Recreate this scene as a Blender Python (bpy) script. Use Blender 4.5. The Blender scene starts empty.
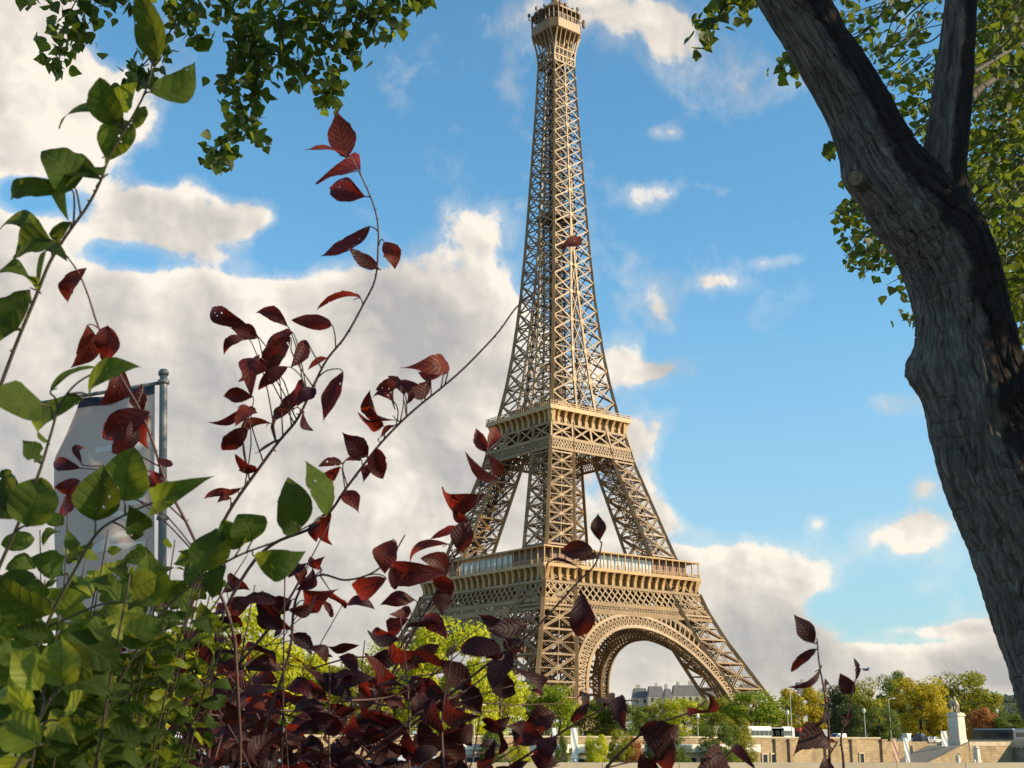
import bpy, math, random
import numpy as np
from mathutils import Vector, Matrix

random.seed(7)
rng = np.random.default_rng(7)
R = math.radians
scene = bpy.context.scene
C = scene.collection

# ------------------------------------------------------------------ camera
CAM = Vector((-290.592, -350.789, 4.828))
YAW, PIT, ROL, FPX = 0.654318, 0.270037, 0.005289, 1265.6
FW = Vector((math.sin(YAW)*math.cos(PIT), math.cos(YAW)*math.cos(PIT), math.sin(PIT)))
RT0 = Vector((math.cos(YAW), -math.sin(YAW), 0))
UP0 = RT0.cross(FW)
RT = RT0*math.cos(ROL) + UP0*math.sin(ROL)
UP = -RT0*math.sin(ROL) + UP0*math.cos(ROL)
cam_d = bpy.data.cameras.new('camera')
cam = bpy.data.objects.new('camera', cam_d); C.objects.link(cam)
M = Matrix((RT, UP, -FW)).transposed().to_4x4(); M.translation = CAM
cam.matrix_world = M
cam_d.sensor_width = 36.0
cam_d.lens = 36.0*FPX/1024
cam_d.clip_start = 0.05; cam_d.clip_end = 20000
cam_d.dof.use_dof = True
cam_d.dof.focus_distance = 8.0
cam_d.dof.aperture_fstop = 22.0
scene.camera = cam
scene.render.resolution_x = 1024; scene.render.resolution_y = 768

# ------------------------------------------------------------------ light
SUN_AZ = math.atan2(0.64, -0.77)          # from +y clockwise towards +x
SUN_EL = R(24)
SUN_DIR = Vector((math.sin(SUN_AZ)*math.cos(SUN_EL), math.cos(SUN_AZ)*math.cos(SUN_EL), math.sin(SUN_EL)))
sun_d = bpy.data.lights.new('sun', 'SUN')
sun_d.energy = 5.0; sun_d.angle = R(0.5); sun_d.color = (1.0, 0.79, 0.51)
sun = bpy.data.objects.new('sun', sun_d); C.objects.link(sun)
sun.location = (0, 0, 400)
sun.rotation_euler = SUN_DIR.to_track_quat('Z', 'Y').to_euler()
scene.view_settings.view_transform = 'Standard'
scene.view_settings.look = 'None'
scene.view_settings.exposure = 0.42
scene.view_settings.gamma = 1.0
scene.view_settings.use_curve_mapping = False


def ray(px, py):
    return FW + RT*((px-512)/FPX) + UP*((384-py)/FPX)


def at(px, py, depth):
    return CAM + ray(px, py)*depth


def on_y(px, py, y):
    d = ray(px, py)
    return CAM + d*((y-CAM.y)/d.y)


def azel(px, py):
    d = ray(px, py).normalized()
    return math.atan2(d.x, d.y), math.asin(d.z)


# ------------------------------------------------------------------ node helpers
class NT:
    def __init__(s, tree):
        s.t = tree; s.n = tree.nodes; s.l = tree.links

    def new(s, typ, **kw):
        nd = s.n.new(typ)
        for k, v in kw.items():
            setattr(nd, k, v)
        return nd

    def put(s, nd, key, v):
        if v is None: return
        if hasattr(v, 'is_linked') or isinstance(v, bpy.types.NodeSocket):
            s.l.new(v, nd.inputs[key])
        else:
            nd.inputs[key].default_value = v

    def math(s, op, a, b=None, c=None, clamp=False):
        nd = s.new('ShaderNodeMath', operation=op, use_clamp=clamp)
        s.put(nd, 0, a); s.put(nd, 1, b); s.put(nd, 2, c)
        return nd.outputs[0]

    def vmath(s, op, a, b=None, c=None):
        nd = s.new('ShaderNodeVectorMath', operation=op)
        s.put(nd, 0, a); s.put(nd, 1, b); s.put(nd, 2, c)
        return nd.outputs['Value'] if op in ('DOT_PRODUCT', 'LENGTH') else nd.outputs['Vector']

    def noise(s, vec, scale, detail=4, rough=0.55, dist=0.0, color=False):
        nd = s.new('ShaderNodeTexNoise')
        s.put(nd, 'Vector', vec)
        s.put(nd, 'Scale', scale); s.put(nd, 'Detail', detail); s.put(nd, 'Roughness', rough); s.put(nd, 'Distortion', dist)
        return nd.outputs['Color' if color else 'Fac']

    def ramp(s, fac, stops):
        nd = s.new('ShaderNodeValToRGB')
        el = nd.color_ramp.elements
        while len(el) < len(stops): el.new(0.5)
        for e, (p, c) in zip(el, stops):
            e.position = p; e.color = (*c, 1) if len(c) == 3 else c
        s.l.new(fac, nd.inputs[0])
        return nd.outputs[0]

    def mix(s, fac, a, b, mode='MIX'):
        nd = s.new('ShaderNodeMix', data_type='RGBA', blend_type=mode)
        s.put(nd, 0, fac)
        for k, v in ((6, a), (7, b)):
            if not isinstance(v, bpy.types.NodeSocket): v = (*v[:3], 1)
            s.put(nd, k, v)
        return nd.outputs[2]

    def mrange(s, v, a, b, c=0.0, d=1.0, smooth=False):
        nd = s.new('ShaderNodeMapRange', interpolation_type='SMOOTHSTEP' if smooth else 'LINEAR')
        s.put(nd, 0, v); s.put(nd, 1, a); s.put(nd, 2, b); s.put(nd, 3, c); s.put(nd, 4, d)
        return nd.outputs[0]


# ------------------------------------------------------------------ world: sky and clouds
world = bpy.data.worlds.new('World'); scene.world = world
world.use_nodes = True
w = NT(world.node_tree); w.n.clear()
sky = w.new('ShaderNodeTexSky', sky_type='NISHITA', sun_disc=False)
sky.sun_elevation = SUN_EL; sky.sun_rotation = SUN_AZ
sky.air_density = 1.0; sky.dust_density = 0.6; sky.ozone_density = 2.0; sky.altitude = 50
tc = w.new('ShaderNodeTexCoord')
dirv = tc.outputs['Generated']
sep = w.new('ShaderNodeSeparateXYZ'); w.l.new(dirv, sep.inputs[0])
az = w.math('ARCTAN2', sep.outputs[0], sep.outputs[1])
el = w.math('ARCSINE', sep.outputs[2])
cmb = w.new('ShaderNodeCombineXYZ'); w.l.new(az, cmb.inputs[0]); w.l.new(el, cmb.inputs[1])
P0 = cmb.outputs[0]
warp = w.noise(P0, 7.0, 3, 0.5, color=True)
warp = w.vmath('SUBTRACT', warp, (0.5, 0.5, 0.5))
PW = w.vmath('MULTIPLY_ADD', warp, (0.05, 0.045, 0.0), P0)
CL = [  # u, v, ru, rv, strength : where the clouds stand in the sky, turned into azimuth and elevation
    (10, 40, 105, 80, .8), (60, 130, 80, 52, .5), (-60, 270, 140, 170, .9), (140, 75, 40, 50, .35),
    (165, 228, 50, 28, .75), (110, 205, 40, 20, .4), (245, 225, 28, 24, .65), (190, 182, 26, 22, .62), (215, 262, 40, 12, .4),
    (90, 335, 180, 62, .95), (300, 350, 140, 66, .95), (440, 330, 90, 76, .95), (200, 480, 250, 130, 1.3),
    (370, 470, 110, 110, .9), (475, 222, 46, 26, .42), (360, 600, 250, 110, 1.2), (485, 420, 55, 40, .5), (490, 600, 100, 60, .8),
    (545, 15, 75, 28, .5), (680, 55, 55, 34, .60), (745, 92, 44, 24, .5), (640, 25, 50, 26, .45), (512, 82, 20, 28, .5),
    (655, 136, 22, 11, .60), (645, 196, 26, 12, .42), (712, 188, 24, 8, .40), (718, 278, 28, 8, .46), (776, 256, 26, 8, .42),
    (650, 285, 30, 30, .46), (672, 312, 22, 20, .4), (660, 360, 38, 17, .66), (612, 362, 22, 26, .3), (645, 438, 46, 26, .72), (650, 482, 30, 26, .5), (655, 520, 26, 24, .42),
    (898, 404, 30, 15, .62), (912, 522, 38, 19, .74), (925, 484, 15, 10, .55), (820, 520, 13, 8, .4),
    (716, 526, 40, 14, .4), (765, 570, 62, 21, 1.0), (690, 588, 60, 34, .9), (775, 632, 72, 36, 1.1), (640, 650, 140, 44, 1.2),
    (945, 630, 75, 7, .48), (930, 672, 100, 15, .85), (850, 682, 80, 16, .8), (1010, 672, 60, 18, .75),
    (1150, 640, 150, 40, .9), (1150, 430, 60, 26, .7), (1250, 200, 120, 50, .7), (-320, 500, 260, 200, 1.2), (-300, 120, 160, 90, .8),
]
acc = None
for (u, v, ru, rv, s) in CL:
    a0, e0 = azel(u, v)
    ca = 1.0/max(0.3, math.cos(e0))
    sa, se = FPX/ru/ca, FPX/rv
    q = w.vmath('MULTIPLY_ADD', PW, (sa, se, 0), (-a0*sa, -e0*se, 0))
    d2 = w.vmath('DOT_PRODUCT', q, q)
    g = w.math('EXPONENT', w.math('MULTIPLY', d2, -0.8))
    acc = w.math('MULTIPLY_ADD', g, s, acc if acc is not None else 0.0)
# gaps of clear blue between the left clouds
for (u, v, ru, rv, s) in [(105, 28, 22, 30, .8), (25, 190, 40, 18, .6), (432, 472, 26, 40, .9), (120, 262, 60, 22, .95), (265, 272, 66, 28, .85), (345, 505, 40, 16, .5), (60, 90, 40, 24, .3), (215, 130, 60, 44, .9), (150, 170, 60, 26, .6), (40, 198, 60, 18, .75), (300, 240, 50, 24, .5), (720, 485, 44, 42, .9), (690, 545, 26, 14, .4), (660, 340, 14, 12, .5), (690, 470, 26, 40, .5), (860, 612, 60, 30, .9)]:
    a0, e0 = azel(u, v)
    sa, se = FPX/ru*math.cos(e0), FPX/rv
    q = w.vmath('MULTIPLY_ADD', PW, (sa, se, 0), (-a0*sa, -e0*se, 0))
    d2 = w.vmath('DOT_PRODUCT', q, q)
    g = w.math('EXPONENT', w.math('MULTIPLY', d2, -0.8))
    acc = w.math('MULTIPLY_ADD', g, -s, acc)
# loose clouds over the rest of the dome
low = w.noise(P0, 2.6, 4, 0.55)
away = w.math('MAXIMUM', w.mrange(w.math('ABSOLUTE', w.math('SUBTRACT', az, YAW)), 0.62, 1.0, 0, 1), w.mrange(el, 0.66, 0.95, 0, 1))
acc = w.math('ADD', acc, w.math('MULTIPLY', w.mrange(low, 0.50, 0.78, 0, 1.0), away))
n1 = w.noise(PW, 13.0, 9, 0.58, 0.15)
sunaz = azel(1000, 100)
PS = w.vmath('ADD', PW, (0.014, 0.012, 0))
n2 = w.noise(PS, 8.0, 3, 0.45, 0.0)
n3 = w.noise(PW, 8.0, 3, 0.45, 0.0)
nlow = w.noise(PW, 5.0, 4, 0.5)
n5 = w.noise(PW, 42.0, 4, 0.5)
n6 = w.noise(w.vmath('ADD', PW, (0.005, 0.0045, 0)), 42.0, 4, 0.5)
accn = w.math('ADD', acc, w.math('MULTIPLY', w.math('SUBTRACT', n1, 0.5), 1.25))
accn = w.math('ADD', accn, w.math('MULTIPLY', w.math('SUBTRACT', nlow, 0.5), 1.1))
n4 = w.noise(PW, 42.0, 8, 0.62, 0.3)
accn = w.math('ADD', accn, w.math('MULTIPLY', w.math('SUBTRACT', n4, 0.5), 0.66))
mask = w.mrange(accn, 0.34, 0.62, 0, 1, smooth=True)
mask = w.math('MAXIMUM', mask, w.mrange(accn, 0.12, 0.55, 0, 0.35, smooth=True))
thick = w.mrange(acc, 0.4, 1.5, 0, 1)
lit = w.math('ADD', 0.70, w.math('MULTIPLY', w.math('SUBTRACT', n3, n2), 3.4))
lit = w.math('ADD', lit, w.math('MULTIPLY', w.math('SUBTRACT', n1, n3), 1.6))
lit = w.math('ADD', lit, w.math('MULTIPLY', w.math('SUBTRACT', nlow, 0.5), 1.5))
lit = w.math('ADD', lit, w.math('MULTIPLY', w.math('SUBTRACT', n5, n6), 0.75))
edge = w.mrange(accn, 0.5, 1.1, 0.14, 0.0, True)
lit = w.math('ADD', w.math('SUBTRACT', lit, w.math('MULTIPLY', thick, 0.24)), edge, None, True)
ccol = w.ramp(lit, [(0.0, (2.9, 2.75, 2.65)), (0.45, (4.0, 3.7, 3.3)), (0.75, (5.0, 4.55, 3.95)), (1.0, (6.1, 5.55, 4.75))])
skyc = w.mix(1.0, sky.outputs[0], (0.78, 1.27, 1.31), 'MULTIPLY')
veil = w.math('MULTIPLY', w.mrange(el, 0.0, 0.42, 1.0, 0.0, True), 0.62)
skyc = w.mix(veil, skyc, (2.5, 3.0, 3.6))
final = w.mix(w.math('MULTIPLY', mask, 0.95), skyc, ccol)
bg = w.new('ShaderNodeBackground'); w.l.new(final, bg.inputs[0]); bg.inputs[1].default_value = 0.128
wo = w.new('ShaderNodeOutputWorld'); w.l.new(bg.outputs[0], wo.inputs[0])


# ------------------------------------------------------------------ materials
def new_mat(name):
    m = bpy.data.materials.new(name); m.use_nodes = True
    t = NT(m.node_tree); t.n.clear()
    out = t.new('ShaderNodeOutputMaterial')
    return m, t, out


def plain(name, col, rough=0.6, var=0.25, scale=2.0, metal=0.0, bump=0.0, bscale=30, spec=0.5, coat=0.0):
    m, t, out = new_mat(name)
    tcn = t.new('ShaderNodeTexCoord')
    n = t.noise(tcn.outputs['Object'], scale, 5, 0.6)
    a = tuple(c*(1-var) for c in col); b = tuple(min(1, c*(1+var)) for c in col)
    c = t.mix(t.mrange(n, 0.3, 0.7), a, b)
    p = t.new('ShaderNodeBsdfPrincipled')
    t.l.new(c, p.inputs['Base Color'])
    p.inputs['Roughness'].default_value = rough; p.inputs['Metallic'].default_value = metal
    p.inputs['Specular IOR Level'].default_value = spec
    p.inputs['Coat Weight'].default_value = coat
    if bump:
        bn = t.new('ShaderNodeBump'); bn.inputs['Strength'].default_value = bump; bn.inputs['Distance'].default_value = 0.02
        t.l.new(t.noise(tcn.outputs['Object'], bscale, 4, 0.6), bn.inputs['Height'])
        t.l.new(bn.outputs[0], p.inputs['Normal'])
    t.l.new(p.outputs[0], out.inputs[0])
    return m


def leaf_mat(name, cols, trans, rough=0.45, vein=None, veincol=None, tw=0.4, holes=False, spec=0.4):
    """cols: colours an island picks from; trans: the colour the light takes through the blade."""
    m, t, out = new_mat(name)
    geo = t.new('ShaderNodeNewGeometry')
    rnd = geo.outputs['Random Per Island']
    k = len(cols)
    base = t.ramp(rnd, [(i/(k-1), c) for i, c in enumerate(cols)])
    tcn = t.new('ShaderNodeTexCoord')
    blot = t.noise(tcn.outputs['Object'], 55, 3, 0.6)
    base = t.mix(t.mrange(blot, 0.42, 0.75, 0, 0.55), base, tuple(c*0.55 for c in cols[0]))
    tr = t.mix(t.mrange(blot, 0.35, 0.75, 0, 0.5), trans, tuple(c*0.45 for c in trans))
    rnd2 = t.math('FRACT', t.math('MULTIPLY', rnd, 17.31))
    tr = t.mix(1.0, tr, t.ramp(rnd2, [(0, (0.55, 0.5, 0.5)), (1, (1.15, 1.15, 1.1))]), 'MULTIPLY')
    h = None
    if vein:
        sp = t.new('ShaderNodeSeparateXYZ'); t.l.new(tcn.outputs['UV'], sp.inputs[0])
        au = t.math('ABSOLUTE', t.math('SUBTRACT', sp.outputs[0], 0.5))
        mid = t.mrange(au, 0.012, 0.035, 1, 0, True)
        sv = t.math('FRACT', t.math('MULTIPLY', t.math('SUBTRACT', sp.outputs[1], t.math('MULTIPLY', au, 0.55)), vein))
        sv = t.math('ABSOLUTE', t.math('SUBTRACT', sv, 0.5))
        side = t.mrange(sv, 0.02, 0.14, 1, 0, True)
        vv = t.math('MAXIMUM', mid, t.math('MULTIPLY', side, 0.75))
        base = t.mix(t.math('MULTIPLY', vv, 0.5), base, veincol)
        tr = t.mix(t.math('MULTIPLY', vv, 0.4), tr, tuple(c*0.5 for c in veincol))
        h = t.math('SUBTRACT', t.math('MULTIPLY', sv, 1.2), vv)
    p = t.new('ShaderNodeBsdfPrincipled')
    t.l.new(base, p.inputs['Base Color']); p.inputs['Roughness'].default_value = rough
    p.inputs['Specular IOR Level'].default_value = spec
    tl = t.new('ShaderNodeBsdfTranslucent'); t.l.new(tr, tl.inputs[0])
    if h is not None:
        bn = t.new('ShaderNodeBump'); bn.inputs['Strength'].default_value = 0.35; bn.inputs['Distance'].default_value = 0.0015
        t.l.new(h, bn.inputs['Height']); t.l.new(bn.outputs[0], p.inputs['Normal']); t.l.new(bn.outputs[0], tl.inputs['Normal'])
    mx = t.new('ShaderNodeMixShader'); mx.inputs[0].default_value = tw
    t.l.new(p.outputs[0], mx.inputs[1]); t.l.new(tl.outputs[0], mx.inputs[2])
    sh = mx.outputs[0]
    if holes:
        vo = t.new('ShaderNodeTexVoronoi'); vo.inputs['Scale'].default_value = 95
        t.l.new(tcn.outputs['Object'], vo.inputs['Vector'])
        patch = t.noise(tcn.outputs['Object'], 14, 2, 0.5)
        thr = t.mrange(patch, 0.55, 0.75, 0.0, 0.27)
        hole = t.math('LESS_THAN', vo.outputs['Distance'], thr)
        tp = t.new('ShaderNodeBsdfTransparent')
        m2 = t.new('ShaderNodeMixShader'); t.l.new(hole, m2.inputs[0]); t.l.new(sh, m2.inputs[1]); t.l.new(tp.outputs[0], m2.inputs[2])
        sh = m2.outputs[0]
    t.l.new(sh, out.inputs[0])
    return m


def glass_mat(name, col=(0.03, 0.04, 0.05), rough=0.08):
    return plain(name, col, rough, 0.1, 0.5, spec=0.9)


MAT = {}
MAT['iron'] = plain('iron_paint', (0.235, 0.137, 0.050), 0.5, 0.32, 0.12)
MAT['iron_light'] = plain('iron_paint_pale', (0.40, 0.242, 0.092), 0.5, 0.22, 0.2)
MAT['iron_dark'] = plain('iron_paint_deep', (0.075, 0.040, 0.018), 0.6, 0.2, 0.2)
MAT['deck'] = plain('deck_plate', (0.12, 0.08, 0.05), 0.7, 0.2, 0.4)
MAT['pav_glass'] = plain('pavilion_glass', (0.55, 0.58, 0.6), 0.1, 0.1, 0.2, spec=0.9)
MAT['pav_red'] = plain('pavilion_red', (0.16, 0.07, 0.04), 0.5, 0.2, 0.3)
MAT['asphalt'] = plain('asphalt', (0.05, 0.05, 0.052), 0.9, 0.2, 3, bump=0.4)
MAT['soil'] = plain('soil_and_grass', (0.06, 0.07, 0.03), 0.95, 0.4, 4, bump=0.6)
MAT['gravel'] = plain('gravel_ground', (0.26, 0.22, 0.16), 0.95, 0.2, 0.4)
MAT['paving'] = plain('paving', (0.24, 0.21, 0.17), 0.9, 0.15, 1.5)
MAT['white_paint'] = plain('white_paint', (0.75, 0.74, 0.70), 0.35, 0.06, 2, coat=0.3)
MAT['cream'] = plain('cream_plaster', (0.55, 0.47, 0.36), 0.85, 0.12, 0.3)
MAT['white_wall'] = plain('white_plaster', (0.72, 0.68, 0.60), 0.85, 0.08, 0.3)
MAT['slate'] = plain('slate_roof', (0.17, 0.155, 0.145), 0.7, 0.2, 0.5)
MAT['window'] = glass_mat('window_glass')
MAT['tyre'] = plain('tyre_rubber', (0.02, 0.02, 0.02), 0.85, 0.2, 8)
MAT['rim'] = plain('wheel_rim', (0.45, 0.45, 0.46), 0.35, 0.1, 8, metal=0.7)
MAT['lamp'] = plain('lamp_glass', (0.75, 0.72, 0.65), 0.3, 0.05, 3)
MAT['grey_metal'] = plain('grey_painted_metal', (0.15, 0.16, 0.16), 0.45, 0.15, 4)
MAT['pale_metal'] = plain('pale_metal', (0.45, 0.43, 0.38), 0.5, 0.1, 4)
MAT['statue'] = plain('statue_stone', (0.52, 0.42, 0.30), 0.85, 0.2, 0.9)
MAT['stone_white'] = plain('white_stone', (0.62, 0.56, 0.46), 0.85, 0.12, 0.6)
MAT['orange'] = plain('orange_cloth', (0.6, 0.35, 0.25), 0.8, 0.2, 1.0)
MAT['twig_red'] = plain('plum_twig', (0.075, 0.03, 0.025), 0.6, 0.3, 30)
MAT['twig_green'] = plain('green_twig', (0.05, 0.036, 0.018), 0.6, 0.3, 30)
MAT['twig_brown'] = plain('poplar_twig', (0.045, 0.034, 0.022), 0.7, 0.3, 30)
MAT['trunk_far'] = plain('far_bark', (0.10, 0.075, 0.05), 0.9, 0.3, 1)


def stone_mat(name, a, b, bw, bh, axis):
    m, t, out = new_mat(name)
    tcn = t.new('ShaderNodeTexCoord')
    sp = t.new('ShaderNodeSeparateXYZ'); t.l.new(tcn.outputs['Object'], sp.inputs[0])
    cb = t.new('ShaderNodeCombineXYZ'); t.l.new(sp.outputs[axis], cb.inputs[0]); t.l.new(sp.outputs[2], cb.inputs[1])
    br = t.new('ShaderNodeTexBrick')
    t.l.new(cb.outputs[0], br.inputs['Vector'])
    br.inputs['Color1'].default_value = (*a, 1); br.inputs['Color2'].default_value = (*b, 1)
    br.inputs['Mortar'].default_value = (*[c*0.6 for c in a], 1)
    br.inputs['Scale'].default_value = 1; br.inputs['Brick Width'].default_value = bw; br.inputs['Row Height'].default_value = bh
    br.inputs['Mortar Size'].default_value = 0.035
    n = t.noise(tcn.outputs['Object'], 0.35, 6, 0.65)
    st = t.noise(tcn.outputs['Object'], 1.4, 5, 0.6)
    col = t.mix(t.mrange(n, 0.42, 0.66, 0, 0.8), br.outputs[0], tuple(c*0.45 for c in a))
    col = t.mix(t.mrange(st, 0.5, 0.8, 0, 0.35), col, tuple(c*0.5 for c in b))
    p = t.new('ShaderNodeBsdfPrincipled'); t.l.new(col, p.inputs['Base Color']); p.inputs['Roughness'].default_value = 0.9
    bn = t.new('ShaderNodeBump'); bn.inputs['Strength'].default_value = 0.5; bn.inputs['Distance'].default_value = 0.03
    t.l.new(br.outputs['Fac'], bn.inputs['Height']); bn.invert = True
    t.l.new(bn.outputs[0], p.inputs['Normal'])
    t.l.new(p.outputs[0], out.inputs[0])
    return m


MAT['wall_x'] = stone_mat('quay_stone', (0.44, 0.32, 0.18), (0.34, 0.245, 0.135), 1.6, 0.55, 0)
MAT['wall_y'] = stone_mat('bridge_stone', (0.40, 0.35, 0.27), (0.34, 0.30, 0.23), 1.6, 0.55, 1)
MAT['coping'] = plain('coping_stone', (0.46, 0.38, 0.26), 0.9, 0.2, 0.7)
MAT['parapet'] = stone_mat('parapet_stone', (0.44, 0.30, 0.14), (0.36, 0.25, 0.12), 1.1, 0.5, 0)


def bark_mat():
    m, t, out = new_mat('poplar_bark')
    tcn = t.new('ShaderNodeTexCoord')
    uv = tcn.outputs['UV']
    mp = t.vmath('MULTIPLY', uv, (1.0, 0.17, 1.0))
    big = t.noise(uv, 2.2, 4, 0.6)
    mid = t.noise(mp, 34, 8, 0.72, 0.8)
    fine = t.noise(mp, 110, 5, 0.7)
    col = t.ramp(mid, [(0.32, (0.035, 0.029, 0.029)), (0.5, (0.15, 0.128, 0.118)), (0.70, (0.34, 0.29, 0.25))])
    moss = t.noise(uv, 3.4, 6, 0.7)
    col = t.mix(t.mrange(moss, 0.52, 0.68, 0, 0.5), col, (0.060, 0.075, 0.055))
    col = t.mix(t.mrange(big, 0.5, 0.75, 0, 0.4), col, (0.10, 0.08, 0.065))
    # foliage shade painted into the bark colour along the right side of the trunk
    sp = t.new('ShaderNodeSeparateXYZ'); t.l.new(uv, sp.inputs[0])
    at_ = t.new('ShaderNodeAttribute', attribute_name='shade_side')
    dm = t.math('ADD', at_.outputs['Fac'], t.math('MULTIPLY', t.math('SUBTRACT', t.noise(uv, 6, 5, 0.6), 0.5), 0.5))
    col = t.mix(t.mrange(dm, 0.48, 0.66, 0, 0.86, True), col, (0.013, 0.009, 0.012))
    p = t.new('ShaderNodeBsdfPrincipled'); t.l.new(col, p.inputs['Base Color']); p.inputs['Roughness'].default_value = 0.9
    p.inputs['Specular IOR Level'].default_value = 0.2
    bn = t.new('ShaderNodeBump'); bn.inputs['Strength'].default_value = 1.0; bn.inputs['Distance'].default_value = 0.02
    hh = t.math('ADD', mid, t.math('MULTIPLY', fine, 0.7))
    t.l.new(hh, bn.inputs['Height']); t.l.new(bn.outputs[0], p.inputs['Normal'])
    t.l.new(p.outputs[0], out.inputs[0])
    return m


MAT['bark'] = bark_mat()
MAT['cutwood'] = plain('cut_wood', (0.20, 0.14, 0.085), 0.85, 0.45, 40, bump=.6, bscale=90)
MAT['leaf_red'] = leaf_mat('plum_leaf', [(0.018, 0.005, 0.009), (0.070, 0.011, 0.011), (0.16, 0.028, 0.015), (0.030, 0.006, 0.010)],
                           (0.40, 0.035, 0.016), 0.5, 8.0, (0.010, 0.004, 0.007), 0.33, True, 0.22)
MAT['leaf_plum_dark'] = leaf_mat('plum_leaf_old_shaded', [(0.013, 0.005, 0.008), (0.028, 0.007, 0.009), (0.050, 0.018, 0.013), (0.018, 0.007, 0.009)],
                           (0.22, 0.026, 0.016), 0.55, 8.0, (0.010, 0.005, 0.006), 0.28, False, 0.2)  # old leaves, their colour also darkened for the shade low in the shrub
MAT['leaf_green'] = leaf_mat('shrub_leaf', [(0.022, 0.040, 0.008), (0.036, 0.062, 0.011), (0.065, 0.09, 0.014), (0.030, 0.052, 0.012)],
                             (0.30, 0.36, 0.025), 0.7, 5.0, (0.055, 0.085, 0.02), 0.36, True, 0.12)
MAT['leaf_yellow'] = leaf_mat('shrub_leaf_yellow', [(0.08, 0.12, 0.012), (0.19, 0.21, 0.02), (0.05, 0.085, 0.010)],
                              (0.48, 0.52, 0.035), 0.5, 5.0, (0.09, 0.12, 0.025), 0.42, False, 0.2)
MAT['leaf_poplar'] = leaf_mat('poplar_leaf', [(0.014, 0.028, 0.009), (0.026, 0.050, 0.011), (0.048, 0.075, 0.014), (0.020, 0.038, 0.010), (0.08, 0.095, 0.016)],
                              (0.32, 0.42, 0.032), 0.5, None, None, 0.38, False, 0.25)


def far_leaf(name, a, b, tr):
    m, t, out = new_mat(name)
    geo = t.new('ShaderNodeNewGeometry')
    tcn = t.new('ShaderNodeTexCoord')
    n = t.noise(tcn.outputs['Object'], 0.55, 3, 0.6)
    f = t.math('ADD', t.math('MULTIPLY', geo.outputs['Random Per Island'], 0.5), t.mrange(n, 0.3, 0.7, 0, 0.5))
    col = t.ramp(f, [(0.1, a), (0.85, tuple(min(.6, c*1.3) for c in b))])
    p = t.new('ShaderNodeBsdfPrincipled'); t.l.new(col, p.inputs['Base Color']); p.inputs['Roughness'].default_value = 0.6
    p.inputs['Specular IOR Level'].default_value = 0.2
    tl = t.new('ShaderNodeBsdfTranslucent'); t.l.new(t.mix(1.0, col, tr, 'MULTIPLY'), tl.inputs[0])
    mx = t.new('ShaderNodeMixShader'); mx.inputs[0].default_value = 0.35
    t.l.new(p.outputs[0], mx.inputs[1]); t.l.new(tl.outputs[0], mx.inputs[2]); t.l.new(mx.outputs[0], out.inputs[0])
    return m


FL = {
    'yellow': far_leaf('foliage_yellow_green', (0.18, 0.185, 0.010), (0.56, 0.47, 0.026), (2.1, 2.1, 1.2)),
    'gold': far_leaf('foliage_gold', (0.18, 0.155, 0.012), (0.44, 0.36, 0.025), (2.0, 1.8, 1.0)),
    'olive': far_leaf('foliage_olive', (0.09, 0.10, 0.012), (0.29, 0.27, 0.028), (2.0, 2.0, 1.0)),
    'green': far_leaf('foliage_green', (0.06, 0.095, 0.008), (0.26, 0.28, 0.02), (2.0, 2.2, 1.0)),
    'mid': far_leaf('foliage_mid_green', (0.05, 0.075, 0.018), (0.16, 0.18, 0.035), (1.8, 2.0, 1.0)),
    'dark': far_leaf('foliage_dark_green', (0.025, 0.04, 0.015), (0.085, 0.10, 0.03), (1.6, 1.8, 1.0)),
    'rust': far_leaf('foliage_rust', (0.20, 0.09, 0.03), (0.40, 0.20, 0.07), (1.8, 1.5, 1.0)),
    'hill': far_leaf('foliage_far_hill', (0.035, 0.05, 0.035), (0.09, 0.10, 0.06), (1.2, 1.2, 1.0)),
}


# ------------------------------------------------------------------ object helpers
def tag(o, label=None, cat=None, group=None, kind=None):
    if label: o['label'] = label
    if cat: o['category'] = cat
    if group: o['group'] = group
    if kind: o['kind'] = kind
    return o


def empty(name, loc, label, cat, group=None, rotz=0):
    o = bpy.data.objects.new(name, None); C.objects.link(o)
    o.location = loc; o.rotation_euler = (0, 0, rotz); o.empty_display_size = 0.1
    return tag(o, label, cat, group)


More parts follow.
